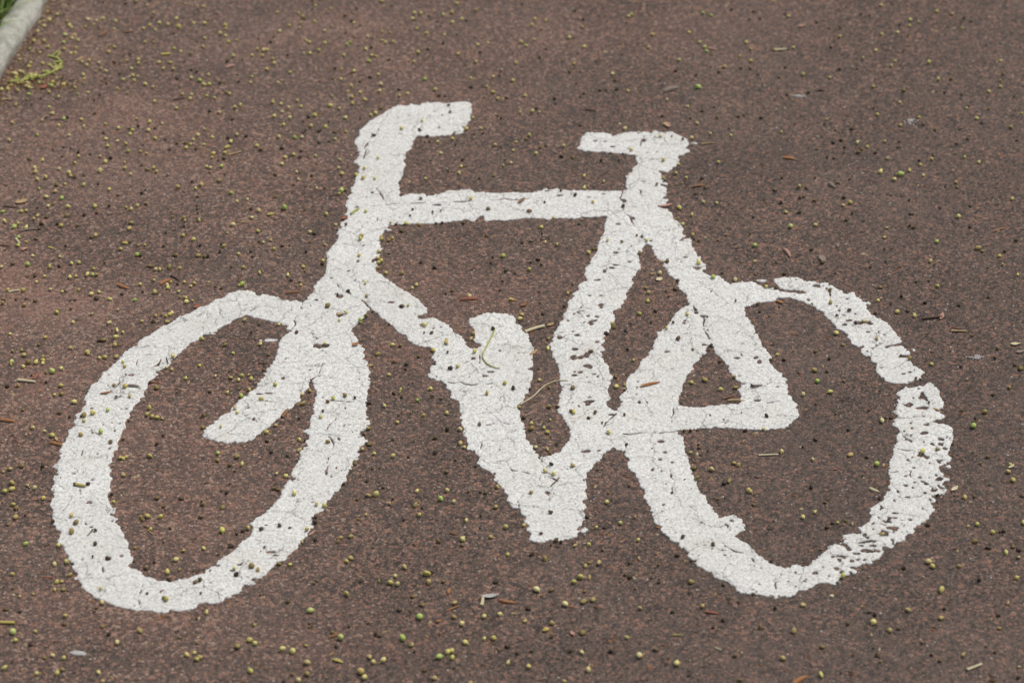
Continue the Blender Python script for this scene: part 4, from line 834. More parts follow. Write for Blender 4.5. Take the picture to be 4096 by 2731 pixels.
def place(X, Y):
    """where on the picture of the bicycle a thing lies, in words"""
    x, y = ground(X, Y, 0.003)
    p = paint_at(x, y)
    if p: return "on the white painted " + p.replace("_", " ")
    for k_, ph in (("front", "on the asphalt inside the front wheel"), ("frame", "on the asphalt inside the bicycle frame"),
                   ("gap", "on the asphalt between seat tube and rear wheel"), ("triangle", "on the asphalt in the small chain stay triangle")):
        if in_poly(X, Y, IMG_HOLES[k_]): return ph
    u, v = X * 2352 / IW, Y * 2352 / IW
    if ((u - 1830) / 320) ** 2 + ((v - 1000) / 340) ** 2 < 1: return "on the asphalt inside the rear wheel"
    if v < 260:
        if u < 330 and v > 0: return "on the asphalt close to the grey kerb"
        if u < 1000: return "on the far asphalt behind the handlebar"
        if u < 1650: return "on the far asphalt behind the saddle"
        return "on the asphalt in the far right corner"
    if v < 700:
        if u < 480: return "on the asphalt behind the front wheel towards the edge"
        if u < 880: return "on the asphalt left of the head tube"
        if u < 1480: return "on the asphalt between handlebar and saddle"
        return "on the asphalt right of the saddle"
    if u < 480 and v < 1000: return "on the asphalt left of the front wheel"
    if v > 1380 or (v > 1230 and (u < 330 or 560 < u < 1700)):
        if u < 620: return "on the near asphalt below the front wheel"
        if u < 1500: return "on the near asphalt below the crank"
        return "on the near asphalt below the rear wheel"
    if u < 300: return "on the asphalt at the left edge beside the front wheel"
    if u < 1250: return "on the asphalt between front wheel and crank"
    if u < 1640: return "on the asphalt between crank and rear wheel"
    return "on the asphalt right of the rear wheel"


def ico(sub=2):
    bm = bmesh.new()
    bmesh.ops.create_icosphere(bm, subdivisions=sub, radius=1.0)
    v = np.array([tuple(q.co) for q in bm.verts])
    f = [tuple(q.index for q in fc.verts) for fc in bm.faces]
    bm.free()
    return v, f


IV, IF = ico(2)
IVL, IFL = ico(1)


def lump(kind, seed, low=False):
    """unit-size seed: round with a pointed tip, or shrivelled, or a dry crumpled bud"""
    v = (IVL if low else IV).copy()
    rg = np.random.default_rng(seed)
    n = np.zeros(len(v))
    for _ in range(7):
        d = rg.normal(size=3); d /= np.linalg.norm(d)
        n += rg.uniform(-1, 1) * np.sin((v @ d) * rg.uniform(2, 5) + rg.uniform(0, 6))
    amp = {"y": .045, "g": .018, "o": .11, "d": .17}[kind]
    r = 1 + amp * n
    tip = np.clip(v[:, 2], 0, 1) ** (10 if kind in "yg" else 6)
    r = r + tip * rg.uniform(.12, .6) * (1 if kind in "ygo" else .3)
    v = v * r[:, None]
    if kind == "y" and seed % 3 == 0:      # some are split or trodden flat
        v[:, 0] *= rg.uniform(.72, .9)
        v[:, 2] *= rg.uniform(.95, 1.2)
        v -= np.outer(np.exp(-(v[:, 1] / .18) ** 2) * .22, np.ones(3)) * v
    if kind in "od":
        v[:, 0] *= rg.uniform(.75, 1.1); v[:, 1] *= rg.uniform(.7, 1.0)
        # dimples of a dried skin
        ang = np.arctan2(v[:, 1], v[:, 0])
        v[:, :2] *= (1 + .10 * np.cos(5 * ang + seed))[:, None]
    return v


def stalk_geo(seed):
    rg = random.Random(seed)
    vs, fs = [], []
    ln, b = rg.uniform(.55, 1.1), rg.uniform(-.4, .4)
    for q in range(4):
        t = q / 3
        rr = .17 - .06 * t
        for a in range(6):
            an = a * math.pi / 3
            vs.append((rr * math.cos(an) + b * t * t, rr * math.sin(an), -0.85 - ln * t))
    for q in range(3):
        for a in range(6):
            fs.append((q * 6 + a, q * 6 + (a + 1) % 6, (q + 1) * 6 + (a + 1) % 6, (q + 1) * 6 + a))
    fs.append(tuple(range(18, 24)))
    return vs, fs


entries = []
rd = random.Random(21)
for _ in range(30):      # the clump hanging together round the stem by the kerb
    t = rd.random()
    entries.append((*full(0, 0, 60 + 520 * t + rd.gauss(0, 22), 745 - 70 * t - 70 * t * t + rd.gauss(0, 42)), "o" if rd.random() < .25 else "y"))
for (c, r), s in SEEDS.items():
    for t in s.split():
        fl = t[-1] if t[-1].isalpha() else "y"
        x, y = (float(q) for q in t.rstrip("ybBgGod").split(","))
        entries.append((*full(c, r, x, y), fl))
KIND = {"y": "y", "b": "y", "B": "g", "g": "g", "G": "g", "o": "o", "d": "d"}
byk = {"y": [], "g": [], "o": [], "d": []}
for X, Y, fl in entries:
    rad = RAD[fl] * (random.uniform(.72, 1.3) if fl in 'do' else random.uniform(.76, 1.07))
    x, y = ground(X, Y, rad)
    up = 0.0010 if paint_at(x, y) else -0.0004
    x, y = ground(X, Y, rad * .9 + up)
    byk[KIND[fl]].append((X, Y, x, y, rad, up, fl))
LOOK = {"y": ("seed", "pale yellow seed ball", "seed"), "g": ("green_seed", "fresh bright green seed ball", "green seed"),
        "o": ("shrivelled_seed", "dull olive shrivelled seed", "shrivelled seed"), "d": ("dried_bud", "dark brown dried bud", "dried bud")}


def rest_rot(rg):
    # tip anywhere but mostly sideways
    th = rg.gauss(math.pi / 2, .55)
    return (th, 0, rg.uniform(0, 6.283))


rg = random.Random(5)
variants = {}
for k_ in "ygod":
    variants[k_] = []
    for q in range(12):
        me = bpy.data.meshes.new(LOOK[k_][0])
        me.from_pydata(lump(k_, 100 + q + ord(k_)).tolist(), [], IF)
        me.polygons.foreach_set("use_smooth", [True] * len(me.polygons))
        me.materials.append(M_SEED[k_][0])
        variants[k_].append(me)
stalks = []
for q in range(5):
    vs, fs = stalk_geo(q)
    for mt in (M_STALK, M_STALKD):
        me = bpy.data.meshes.new("stalk")
        me.from_pydata(vs, [], fs)
        me.polygons.foreach_set("use_smooth", [True] * len(me.polygons))
        me.materials.append(mt)
        stalks.append(me)
for k_ in "ygod":
    nm, look, cat = LOOK[k_]
    lst = sorted(byk[k_], key=lambda e: -e[4] / (e[3] + 3.2))
    for e in lst[:298]:
        X, Y, x, y, rad, up, fl = e
        o = bpy.data.objects.new(nm, rg.choice(variants[k_]))
        C.objects.link(o)
        flat = {"y": .95, "g": .97, "o": .8, "d": .78}[k_]
        o.location = (x, y, rad * flat * .92 + up)
        o.rotation_euler = rest_rot(rg)
        o.scale = (rad * rg.uniform(.85, 1.06), rad * rg.uniform(.85, 1.06), rad * rg.uniform(.9, 1.12))
        ph = place(X, Y)
        big = "large " if fl in "B" else ""
        tag(o, "%s %s" % (look, ph), cat, "%ss %s" % (look, ph))
        if k_ != "d" and rg.random() < (.5 if k_ != "o" else .4):
            st = bpy.data.objects.new("stalk", stalks[rg.randrange(5) * 2 + (1 if k_ == "o" else 0)])
            C.objects.link(st)
            st.parent = o
    rest = lst[298:]
    if rest:
        vs, fs = [], []
        for e in rest:
            X, Y, x, y, rad, up, fl = e
            v = lump(k_, rg.randrange(1000), True)
            R = np.array(Matrix.Rotation(rg.uniform(0, 6.28), 3, 'Z') @ Matrix.Rotation(rg.gauss(1.57, .5), 3, 'X'))
            v = v @ R.T * rad + np.array([x, y, rad * .9 + up])
            b0 = len(vs)
            vs += v.tolist()
            fs += [tuple(q + b0 for q in f) for f in IFL]
        tag(mesh_obj("scattered_" + nm + "s", vs, fs, M_SEED[k_][1]), "%ss scattered over the far asphalt" % look, None, None, "stuff")

# ------------------------------------------------------------------ husks, straws, twigs and flakes
MO = {
 "brown": mat_organic("brown_husk_skin", (0.13, 0.065, 0.03), (0.30, 0.16, 0.075)),
 "orange": mat_organic("orange_husk_skin", (0.22, 0.085, 0.03), (0.45, 0.22, 0.09)),
 "dark": mat_organic("dark_husk_skin", (0.045, 0.03, 0.022), (0.14, 0.08, 0.05)),
 "grey": mat_organic("grey_husk_skin", (0.13, 0.105, 0.085), (0.32, 0.26, 0.21)),
 "tan": mat_organic("tan_husk_skin", (0.27, 0.18, 0.085), (0.50, 0.37, 0.20)),
 "cream": mat_organic("cream_straw_skin", (0.42, 0.37, 0.20), (0.66, 0.62, 0.42)),
 "yellow": mat_organic("yellow_straw_skin", (0.34, 0.28, 0.06), (0.55, 0.46, 0.14)),
 "green": mat_organic("green_stem_skin", (0.26, 0.30, 0.06), (0.46, 0.47, 0.15)),
 "red": mat_organic("red_brown_husk_skin", (0.19, 0.06, 0.035), (0.36, 0.14, 0.085)),
 "pink": mat_organic("pinkish_husk_skin", (0.32, 0.17, 0.12), (0.52, 0.33, 0.26)),
 "white": mat_organic("whitish_chip_skin", (0.33, 0.325, 0.31), (0.47, 0.465, 0.44)),
 "silver": mat_organic("silvery_scrap_skin", (0.28, 0.28, 0.265), (0.52, 0.52, 0.49), rough=0.4),
}


def husk(a, b, wd, seed):
    """a folded bud scale: a pointed trough lying open, a little twisted and split at one end"""
    r2 = random.Random(seed)
    ln = (Vector(b) - Vector(a)).length
    N, Mq = 9, 7
    vs, fs = [], []
    open_ = r2.uniform(2.2, 3.6)
    bend = r2.uniform(-.08, .08) * ln
    for layer in (1.0, 0.72):
        for i in range(N):
            t = i / (N - 1)
            prof = (math.sin(math.pi * min(1, t * .88 + .12)) ** .55) if t < .995 else 0.05
            rr = wd / 2 * max(.06, prof) * (1 - .25 * t)
            for j in range(Mq):
                an = -math.pi / 2 + (j / (Mq - 1) - .5) * open_ + .35 * math.sin(3 * t + seed)
                k2 = rr * layer
                vs.append((t * ln - ln / 2 + r2.uniform(-.01, .01) * ln, k2 * math.cos(an) + bend * (t - .5) ** 2 * 4, k2 * math.sin(an) + wd * .30))
    for L in (0, 1):
        for i in range(N - 1):
            for j in range(Mq - 1):
                q = (L * N * Mq + i * Mq + j, L * N * Mq + i * Mq + j + 1, L * N * Mq + (i + 1) * Mq + j + 1, L * N * Mq + (i + 1) * Mq + j)
                fs.append(q if L else q[::-1])
    o_ = N * Mq
    for i in range(N - 1):
        fs.append((i * Mq, (i + 1) * Mq, o_ + (i + 1) * Mq, o_ + i * Mq))
        fs.append((i * Mq + Mq - 1, o_ + i * Mq + Mq - 1, o_ + (i + 1) * Mq + Mq - 1, (i + 1) * Mq + Mq - 1))
    # dome side up for most: turn the trough over
    vs = [(x, y, max(.0002, wd * .55 - z)) for x, y, z in vs]
    return vs, fs


def flake(a, b, wd, seed):
    """a thin curled bract with a little thickness"""
    r2 = random.Random(seed)
    ln = (Vector(b) - Vector(a)).length
    N, Mq = 9, 5
    vs, fs = [], []
    cu, tw = r2.uniform(.10, .3) * wd, r2.uniform(-.25, .25)
    for dz in (0.0, 0.0004):
        for i in range(N):
            t = i / (N - 1)
            hw = wd / 2 * max(.08, math.sin(math.pi * (t * .9 + .07)) ** .8) * (1 + .14 * math.sin(9 * t + seed))
            for j in range(Mq):
                s_ = j / (Mq - 1) * 2 - 1
                z = .0006 + dz + cu * s_ * s_ + .05 * ln * (2 * t - 1) ** 2 + tw * s_ * hw * (t - .3)
                vs.append((t * ln - ln / 2, s_ * hw, max(z, .0003 + dz)))
    o_ = N * Mq
    for i in range(N - 1):
        for j in range(Mq - 1):
            q = (i * Mq + j, i * Mq + j + 1, (i + 1) * Mq + j + 1, (i + 1) * Mq + j)
            fs.append(tuple(v + o_ for v in q)); fs.append(q[::-1])
    rim = [j for j in range(Mq)] + [i * Mq + Mq - 1 for i in range(1, N)] + [(N - 1) * Mq + j for j in range(Mq - 2, -1, -1)] + [i * Mq for i in range(N - 2, 0, -1)]
    for q in range(len(rim)):
        u_, v_ = rim[q], rim[(q + 1) % len(rim)]
        fs.append((u_, v_, v_ + o_, u_ + o_))
    return vs, fs


def tube(points, wd, seed, hollow=False, knots=0.0, taper=.25):
    r2 = random.Random(seed)
    P = [Vector(p) for p in points]
    # resample
    L = [0]
    for q in range(len(P) - 1): L.append(L[-1] + (P[q + 1] - P[q]).length)
    N = max(7, int(L[-1] / .004))
    cs = []
    for i in range(N):
        s_ = L[-1] * i / (N - 1)
        q = 0
        while q < len(P) - 2 and L[q + 1] < s_: q += 1
        cs.append(P[q].lerp(P[q + 1], (s_ - L[q]) / max(1e-9, L[q + 1] - L[q])))
    for _ in range(2):
        cs = [cs[0]] + [(cs[i - 1] + cs[i] * 2 + cs[i + 1]) / 4 for i in range(1, N - 1)] + [cs[-1]]
    vs, fs = [], []
    A = 8
    for i in range(N):
        t = i / (N - 1)
        d = (cs[min(N - 1, i + 1)] - cs[max(0, i - 1)]).normalized()
        sd_ = Vector((-d.y, d.x, 0)).normalized()
        up_ = d.cross(sd_)
        if up_.z < 0: up_ = -up_
        rr = wd / 2 * (1 - taper * t) * (1 + knots * r2.uniform(-1, 1))
        for a in range(A):
            an = 2 * math.pi * a / A
            v = cs[i] + sd_ * (rr * math.cos(an)) + up_ * (rr * .85 * math.sin(an))
            vs.append((v.x, v.y, v.z + wd * .42))
    for i in range(N - 1):
        for a in range(A):
            fs.append((i * A + a, i * A + (a + 1) % A, (i + 1) * A + (a + 1) % A, (i + 1) * A + a))
    if hollow:
        for base, ins in ((0, 1), ((N - 1) * A, N - 2)):
            cen = sum((Vector(vs[base + a]) for a in range(A)), Vector()) / A
            inc = sum((Vector(vs[ins * A + a]) for a in range(A)), Vector()) / A
            k0 = len(vs)
            for a in range(A): vs.append(tuple(cen.lerp(Vector(vs[base + a]), .62)))
            for a in range(A): vs.append(tuple(inc.lerp(Vector(vs[ins * A + a]), .55)))
            for a in range(A):
                b_ = (a + 1) % A
                fs.append((base + a, base + b_, k0 + b_, k0 + a))
                fs.append((k0 + a, k0 + b_, k0 + A + b_, k0 + A + a))
            fs.append(tuple(k0 + A + a for a in range(A)))
    else:
        fs.append(tuple(range(A))); fs.append(tuple((N - 1) * A + a for a in range(A)))
    return vs, fs


DEBRIS = [  # tile, shape, colour, width in tile pixels, points, label
 (0,0,"husk","brown",30,"910,325 1010,275","brown husk on the far asphalt nearest the kerb, lying aslant"),
 (0,0,"husk","brown",30,"1130,295 1240,278","dark-ended brown husk lying flat right of an aslant brown husk near the kerb"),
 (0,0,"husk","tan",30,"700,555 770,515","tan husk just right of the yellow-green drooping stem by the kerb"),
 (0,0,"straw","yellow",28,"1480,500 1565,492","short yellow stem piece on the far asphalt behind the handlebar"),
 (0,0,"husk","pink",34,"2070,612 2162,588","pinkish brown husk on the far asphalt left of the handlebar"),
 (0,0,"twig","dark",22,"1600,915 1700,895","dark twig with a pale seed behind it on the far left asphalt"),
 (0,0,"straw","tan",24,"20,915 110,910","tan stick at the left edge below the kerb"),
 (0,0,"twig","tan",14,"610,840 690,825","thin tan twig below the drift of seeds beside the kerb"),
 (0,0,"straw","tan",18,"2100,1420 2212,1390","thin tan straw beside a yellow bud left of the handlebar"),
 (0,0,"twig","tan",10,"1020,1205 1112,1205","hair-thin tan twig on the asphalt at the far left"),
 (0,0,"twig","dark",12,"470,1100 570,1096","dark thin twig touching a bright green seed at the far left"),
 (0,0,"bud","yellow",40,"2058,1358 2112,1332","plump yellow bud scale on the asphalt left of the handlebar"),
 (0,0,"flake","red",40,"370,805 440,780","red-brown flake in the debris below the kerb's seed stem"),
 (0,1,"flake","tan",46,"140,288 252,262","broad cream-tan husk near the left edge, topmost of the left-edge husks"),
 (0,1,"husk","dark",28,"25,318 162,332","dark brown husk at the left edge below a broad cream one"),
 (0,1,"twig","grey",20,"185,550 362,532","grey-brown twig near the left edge, longest twig there"),
 (0,1,"straw","cream",24,"145,620 185,668","short cream stem piece below a green seed at the left edge"),
 (0,1,"husk","dark",24,"0,680 92,690","dark husk cut by the left edge of the view"),
 (0,1,"husk","pink",42,"195,722 258,700","plump pinkish tan husk near the left edge"),
 (0,1,"husk","yellow",22,"440,695 506,712","slim yellow husk on the asphalt behind the front wheel"),
 (0,1,"bud","yellow",34,"1115,655 1180,662","pale yellow plump scale on the asphalt left of the head tube"),
 (0,1,"husk","orange",42,"1070,1035 1182,1076","orange-brown pointed husk alone on the asphalt behind the front wheel"),
 (0,1,"husk","orange",34,"1465,1032 1572,985","orange husk leaning against a cluster of pale seeds behind the front wheel"),
 (0,1,"twig","dark",22,"1570,960 1642,1002","dark twig end beside the orange husk and seed cluster"),
 (0,1,"straw","cream",20,"80,1110 182,1092","cream split straw at the left edge behind the front wheel"),
 (0,1,"flake","red",32,"1780,1254 1832,1230","small red flake touching the front wheel's outer edge"),
 (1,1,"bud","yellow",36,"95,402 170,386","yellow and brown stem piece on the asphalt left of the head tube"),
 (1,1,"flake","red",32,"785,440 842,424","red flake at the left edge of the painted head tube"),
 (1,1,"husk","brown",32,"265,1112 422,1105","long striped brown husk just behind the front wheel's top"),
 (1,1,"straw","green",22,"870,402 945,352","yellow-green stem piece on the painted head tube"),
 (1,1,"husk","red",36,"1870,1172 2060,1165","dark red-brown husk inside the frame above the pedal"),
 (1,1,"flake","tan",30,"735,1312 800,1308","tan flake lying in a chip of the head tube's foot"),
 (2,1,"husk","brown",34,"1650,142 1782,120","smooth brown husk on the asphalt right of the seat post"),
 (2,1,"flake","pink",22,"1340,328 1472,310","thin pinkish bract at the right edge of the seat tube's top"),
 (2,1,"twig","tan",12,"1480,440 1536,430","tiny tan twig at the right edge of the seat stay's top"),
 (2,1,"husk","tan",16,"1350,842 1442,834","narrow tan husk in the gap between seat tube and seat stay"),
 (2,1,"flake","cream",36,"1325,1000 1382,982","cream-green bract in the gap between seat tube and seat stay"),
 (2,1,"straw","cream",34,"120,1475 296,1420","thick cream straw on the asphalt right of the pedal"),
 (2,1,"flake","tan",26,"325,1420 386,1400","small tan flake right of the thick cream straw"),
 (2,1,"flake","brown",26,"60,300 116,258","curled brown scale on the painted top tube"),
 (2,1,"bud","brown",36,"130,372 188,370","oval brown bud on the lower edge of the top tube"),
 (2,1,"flake","brown",30,"78,1240 146,1208","brown flake on the asphalt inside the frame right of the dark red husk"),
 (2,0,"husk","grey",48,"1390,825 1536,788","thick grey-brown husk behind the saddle, largest in the far part"),
 (2,0,"husk","pink",28,"1800,435 1886,452","pinkish husk beside two green seeds in the far right"),
 (2,0,"flake","pink",36,"1418,1120 1440,1166","striped pink bract standing behind the saddle beside a pale seed"),
 (2,0,"husk","dark",28,"670,1000 782,1012","dark husk on the asphalt between handlebar and saddle, far side"),
 (2,0,"twig","tan",16,"1740,1322 1862,1310","thin tan twig right of the saddle's tip"),
 (2,0,"husk","tan",20,"1900,618 1970,605","small tan husk in the far right beyond the saddle"),
 (3,0,"flake","pink",24,"275,242 342,232","pink flake in the far right part"),
 (3,0,"straw","cream",24,"70,458 168,450","cream stem stub in the far right with a pale seed at its end"),
 (3,0,"husk","orange",38,"140,1438 272,1456","orange-brown smooth husk right of the saddle"),
 (3,0,"twig","dark",20,"450,830 522,830","short dark twig in the far right part"),
 (3,0,"husk","orange",18,"2108,1422 2146,1410","tiny orange husk near the right edge"),
 (3,1,"husk","grey",42,"555,100 622,155","grey wedge-shaped husk on the asphalt right of the seat tube"),
 (3,1,"husk","pink",42,"155,708 212,782","pinkish grey husk pointing away, right of the seat stay"),
 (3,1,"flake","grey",42,"482,768 520,830","pale grey winged scale right of the pinkish grey husk"),
 (3,1,"flake","grey",20,"650,665 640,702","small grey bract behind the winged scale"),
 (3,1,"husk","orange",24,"2085,550 2182,515","orange-brown husk near the right edge of the view"),
 (3,1,"bud","orange",34,"70,1185 142,1212","bright orange scale inside the top of the rear wheel"),
 (3,1,"twig","dark",30,"1420,1352 1600,1332","dark broken twig right of the rear wheel's top"),
 (3,1,"flake","pink",28,"1585,1362 1608,1300","pinkish splinter standing at the end of the dark broken twig"),
 (3,1,"twig","tan",26,"1680,1466 1832,1470","tan stick lying right of the rear wheel"),
 (3,1,"twig","brown",14,"1690,1436 1762,1446","thin brown twig behind the tan stick right of the rear wheel"),
 (0,2,"straw","cream",32,"165,348 326,366","thick pale green-white stem at the left edge"),
 (0,2,"husk","red",36,"308,340 356,280","red-brown husk standing upright beside the pale stem"),
 (0,2,"husk","orange",42,"0,705 146,726","orange-brown split husk cut by the left edge"),
 (0,2,"husk","orange",38,"460,915 580,946","orange-brown husk touching the front wheel's left edge"),
 (0,2,"flake","tan",22,"508,870 532,912","tan splinter on top of the orange husk beside the front wheel"),
 (0,2,"husk","orange",24,"925,485 1042,460","slim orange-brown husk on the painted front wheel"),
 (0,2,"husk","grey",30,"1175,400 1296,416","grey and brown husk on the front wheel beside a pale seed"),
 (0,2,"husk","red",22,"1395,370 1462,370","small red husk inside the front wheel at its upper left"),
 (0,2,"twig","dark",12,"1530,155 1546,212","thin dark splinter on the front wheel's inner edge"),
 (0,2,"twig","dark",12,"1040,50 1132,26","thin dark twig beside a pale seed left of the front wheel"),
 (0,2,"straw","yellow",30,"680,1312 786,1332","yellow split stem on the left side of the front wheel"),
 (1,2,"husk","brown",46,"238,686 300,605","plump brown husk in the notch between fork and front wheel"),
 (1,2,"flake","orange",34,"885,40 942,18","orange-tan flake on the front wheel's right top edge"),
 (1,2,"flake","tan",22,"1018,218 1076,214","tan flake at the right edge of the front wheel"),
 (2,2,"husk","orange",34,"1180,412 1362,370","long orange-brown husk on the painted rear wheel's strut"),
 (2,2,"husk","tan",28,"1980,528 2142,534","olive-tan husk in the chain stay triangle's corner"),
 (2,2,"twig","brown",20,"1940,522 2046,488","brown twig crossing behind the olive-tan husk in the triangle"),
 (2,2,"flake","tan",26,"165,120 236,72","torn tan bract right of the crank's top"),
 (2,2,"twig","brown",12,"150,545 240,545","thin brown twig below the curved straw"),
 (2,2,"husk","orange",18,"968,358 982,318","tiny orange husk left of the rear wheel's strut"),
 (2,2,"straw","cream",20,"2265,1040 2446,1032","cream straw on the asphalt inside the rear wheel"),
 (3,2,"husk","cream",36,"930,1340 1026,1376","pale cream-orange husk inside the rear wheel near its right arc"),
 (3,2,"flake","cream",30,"1685,1365 1746,1324","cream bract right of the rear wheel's arc"),
 (3,2,"flake","cream",30,"2225,22 2322,18","cream bract near the right edge, farther of two"),
 (3,2,"flake","grey",30,"2280,95 2360,76","greyish bract cut by the right edge of the view"),
 (3,2,"husk","tan",26,"1520,605 1602,642","tan husk in a gap of the rear wheel's right arc"),
 (3,2,"husk","red",20,"600,1172 652,1164","small red husk on the asphalt inside the rear wheel"),
 (3,2,"flake","cream",22,"2210,1158 2262,1124","cream sliver beside a pale seed at the far right of the rear wheel"),
 (0,3,"straw","yellow",34,"-30,1004 136,1010","yellow straw cut by the left edge below the front wheel"),
 (0,3,"chip","white",44,"640,1275 792,1290","whitish oval chip on the near asphalt below the front wheel"),
 (0,3,"twig","orange",14,"1450,980 1552,944","thin orange twig just below the front wheel's bottom"),
 (0,3,"twig","tan",16,"1360,165 1412,206","thin tan twig inside the front wheel at its lower left"),
 (0,3,"twig","tan",12,"170,496 232,488","hair-thin tan twig left of the front wheel's bottom"),
 (0,3,"twig","red",12,"380,590 500,596","thin red twig left of the front wheel's bottom"),
 (1,3,"husk","pink",28,"485,208 546,158","cream-pink husk at the right bottom edge of the front wheel"),
 (1,3,"bud","yellow",38,"700,1340 802,1372","yellow plump husk near the bottom edge below the front wheel"),
 (1,3,"husk","brown",34,"665,1138 800,1104","brown husk with a bright green seed at its end, near the bottom"),
 (1,3,"twig","orange",18,"1760,896 1866,852","thin curved orange husk on the near asphalt below the crank"),
 (1,3,"bud","orange",32,"1772,690 1766,746","small orange scale standing on the asphalt below the crank"),
 (1,3,"straw","cream",34,"2070,852 2082,778","cream stem stub leaning on the silvery scrap"),
 (1,3,"flake","silver",36,"2060,776 2232,760","silvery crumpled scrap on the near asphalt below the crank"),
 (1,3,"husk","orange",36,"2235,805 2402,830","orange-brown husk right of the silvery scrap"),
 (1,3,"bud","orange",36,"1655,1000 1698,984","small orange-yellow bit below the crank"),
 (1,3,"husk","brown",28,"1785,185 1852,195","brown bit on the asphalt left of the crank's foot"),
 (2,3,"husk","red",32,"1768,905 1912,926","red-brown striped husk below the rear wheel"),
 (2,3,"twig","yellow",16,"1480,1120 1572,1120","thin yellow straw on the near asphalt below the rear wheel"),
 (2,3,"twig","cream",14,"1865,1235 1922,1262","thin cream straw on the near asphalt below the rear wheel"),
 (2,3,"flake","pink",26,"540,1088 572,1132","pinkish sliver near the bottom below the crank"),
 (2,3,"bud","orange",30,"535,866 564,848","small orange scale beside a pale seed below the crank"),
 (2,3,"bud","orange",26,"1318,128 1362,142","orange-yellow bit at the left edge of the rear wheel's arc"),
 (2,3,"bud","yellow",48,"278,1082 344,1058","yellow oval winged scale near the bottom below the crank"),
 (3,3,"straw","cream",28,"1830,1440 1962,1388","cream-white stick in the near right corner"),
 (3,3,"husk","orange",48,"215,1566 368,1484","large orange-brown husk cut by the bottom edge"),
 (3,3,"chip","cream",26,"568,756 604,766","small cream chip just below the rear wheel"),
]


def bud(a, b, wd, seed):
    r2 = random.Random(seed)
    ln = (Vector(b) - Vector(a)).length
    v = IV.copy()
    t = v[:, 0]
    v[:, 1:] *= (1 - .35 * np.clip(t, -.2, 1) ** 2 - .12 * np.clip(-t, 0, 1))[:, None]
    v[:, 1] *= 1 + .12 * np.sin(4 * t + seed)
    out = np.stack([t * ln / 2, v[:, 1] * wd / 2, v[:, 2] * wd * .36 + wd * .34], 1)
    crease = np.exp(-(out[:, 1] / (wd * .12)) ** 2) * (out[:, 2] > wd * .34) * wd * .10
    out[:, 2] -= crease
    return out.tolist(), IF


def chip(a, b, wd, seed):
    r2 = random.Random(seed)
    ln = (Vector(b) - Vector(a)).length
    N = 22
    vs, fs = [], []
    rad = [1 + r2.uniform(-.13, .13) for _ in range(N)]
    for sc, z in ((1.0, -.0005), (1.0, .0007), (.86, .0014), (.4, .0016)):
        for q in range(N):
            an = 2 * math.pi * q / N
            ca, sa = math.cos(an), math.sin(an)
            vs.append((math.copysign(abs(ca) ** .75, ca) * ln / 2 * sc * rad[q], math.copysign(abs(sa) ** .85, sa) * wd / 2 * sc * rad[q], z))
    for L in range(3):
        for q in range(N):
            fs.append((L * N + q, L * N + (q + 1) % N, (L + 1) * N + (q + 1) % N, (L + 1) * N + q))
    fs.append(tuple(3 * N + q for q in range(N)))
    return vs, fs


NAME = {"husk": "husk", "straw": "straw", "twig": "twig", "flake": "bract", "bud": "bud_scale", "chip": "chip"}
for n_, (c, r, shape, colr, wpx, s, label) in enumerate(DEBRIS):
    fp = [full(c, r, x, y) for x, y in pts(s)]
    midp = (sum(p[0] for p in fp) / len(fp), sum(p[1] for p in fp) / len(fp))
    wd = wpx * K * mm_per_px(*midp)
    gp = [ground(X, Y, wd * .4) for X, Y in fp]
    gm = ground(*midp, wd * .4)
    up = 0.0011 if paint_at(*gm) else -0.0003
    if shape == "flake" or shape == "chip": wd *= 1.35
    a, b = Vector((*gp[0], 0)), Vector((*gp[-1], 0))
    # things that look short because they point away from the camera keep a plausible length
    d = b - a
    mid_ = (a + b) / 2
    yaw = math.atan2(d.y, d.x)
    if shape in ("straw", "twig"):
        lp = [Matrix.Rotation(-yaw, 3, 'Z') @ (Vector((*p, 0)) - mid_) for p in gp]
        if len(lp) == 2:
            r2 = random.Random(n_)
            off = r2.uniform(-.06, .06) * d.length
            lp = [lp[0], (lp[0] + lp[1]) / 2 + Vector((0, off, abs(off) * .5)), lp[1]]
        vs, fs = tube(lp, wd, n_, hollow=(shape == "straw"), knots=(.18 if shape == "twig" else .06), taper=(.45 if shape == "twig" else .15))
    else:
        vs, fs = {"husk": husk, "flake": flake, "bud": bud, "chip": chip}[shape](a, b, wd, n_)
    o = mesh_obj(NAME[shape], vs, fs, MO[colr])
    o.location = (mid_.x, mid_.y, up)
    o.rotation_euler = (0, 0, yaw)
    tag(o, label, {"husk": "husk", "straw": "straw", "twig": "twig", "flake": "bract", "bud": "bud scale", "chip": "chip"}[shape])


def stem(chunks, wpx, colr, name, label, cat, bumps=0):
    fp = []
    for c, r, s in chunks: fp += [full(c, r, x, y) for x, y in pts(s)]
    mid_i = fp[len(fp) // 2]
    wd = wpx * K * mm_per_px(*mid_i)
    gp = []
    for X, Y in fp:
        x, y = ground(X, Y, wd * .5)
        gp.append((x, y, 0.0011 if paint_at(x, y) else -0.0003))
    vs, fs = tube(gp, wd, 77, knots=.14, taper=.3)
    o = mesh_obj(name, vs, fs, MO[colr])
    tag(o, label, cat)
    r2 = random.Random(3)
    for _ in range(bumps):      # short side stalks left where seeds fell off
        q = r2.randrange(len(gp) - 1)
        p = Vector(gp[q]).lerp(Vector(gp[q + 1]), r2.random())
        an = r2.uniform(0, 6.28)
        e = p + Vector((math.cos(an), math.sin(an), .3)) * r2.uniform(.005, .012)
        v2, f2 = tube([p, (p + e) / 2, e], wd * .5, r2.randrange(99), knots=.2, taper=-.5)
        mesh_obj("side_stalk", v2, f2, MO[colr], o)
    return o


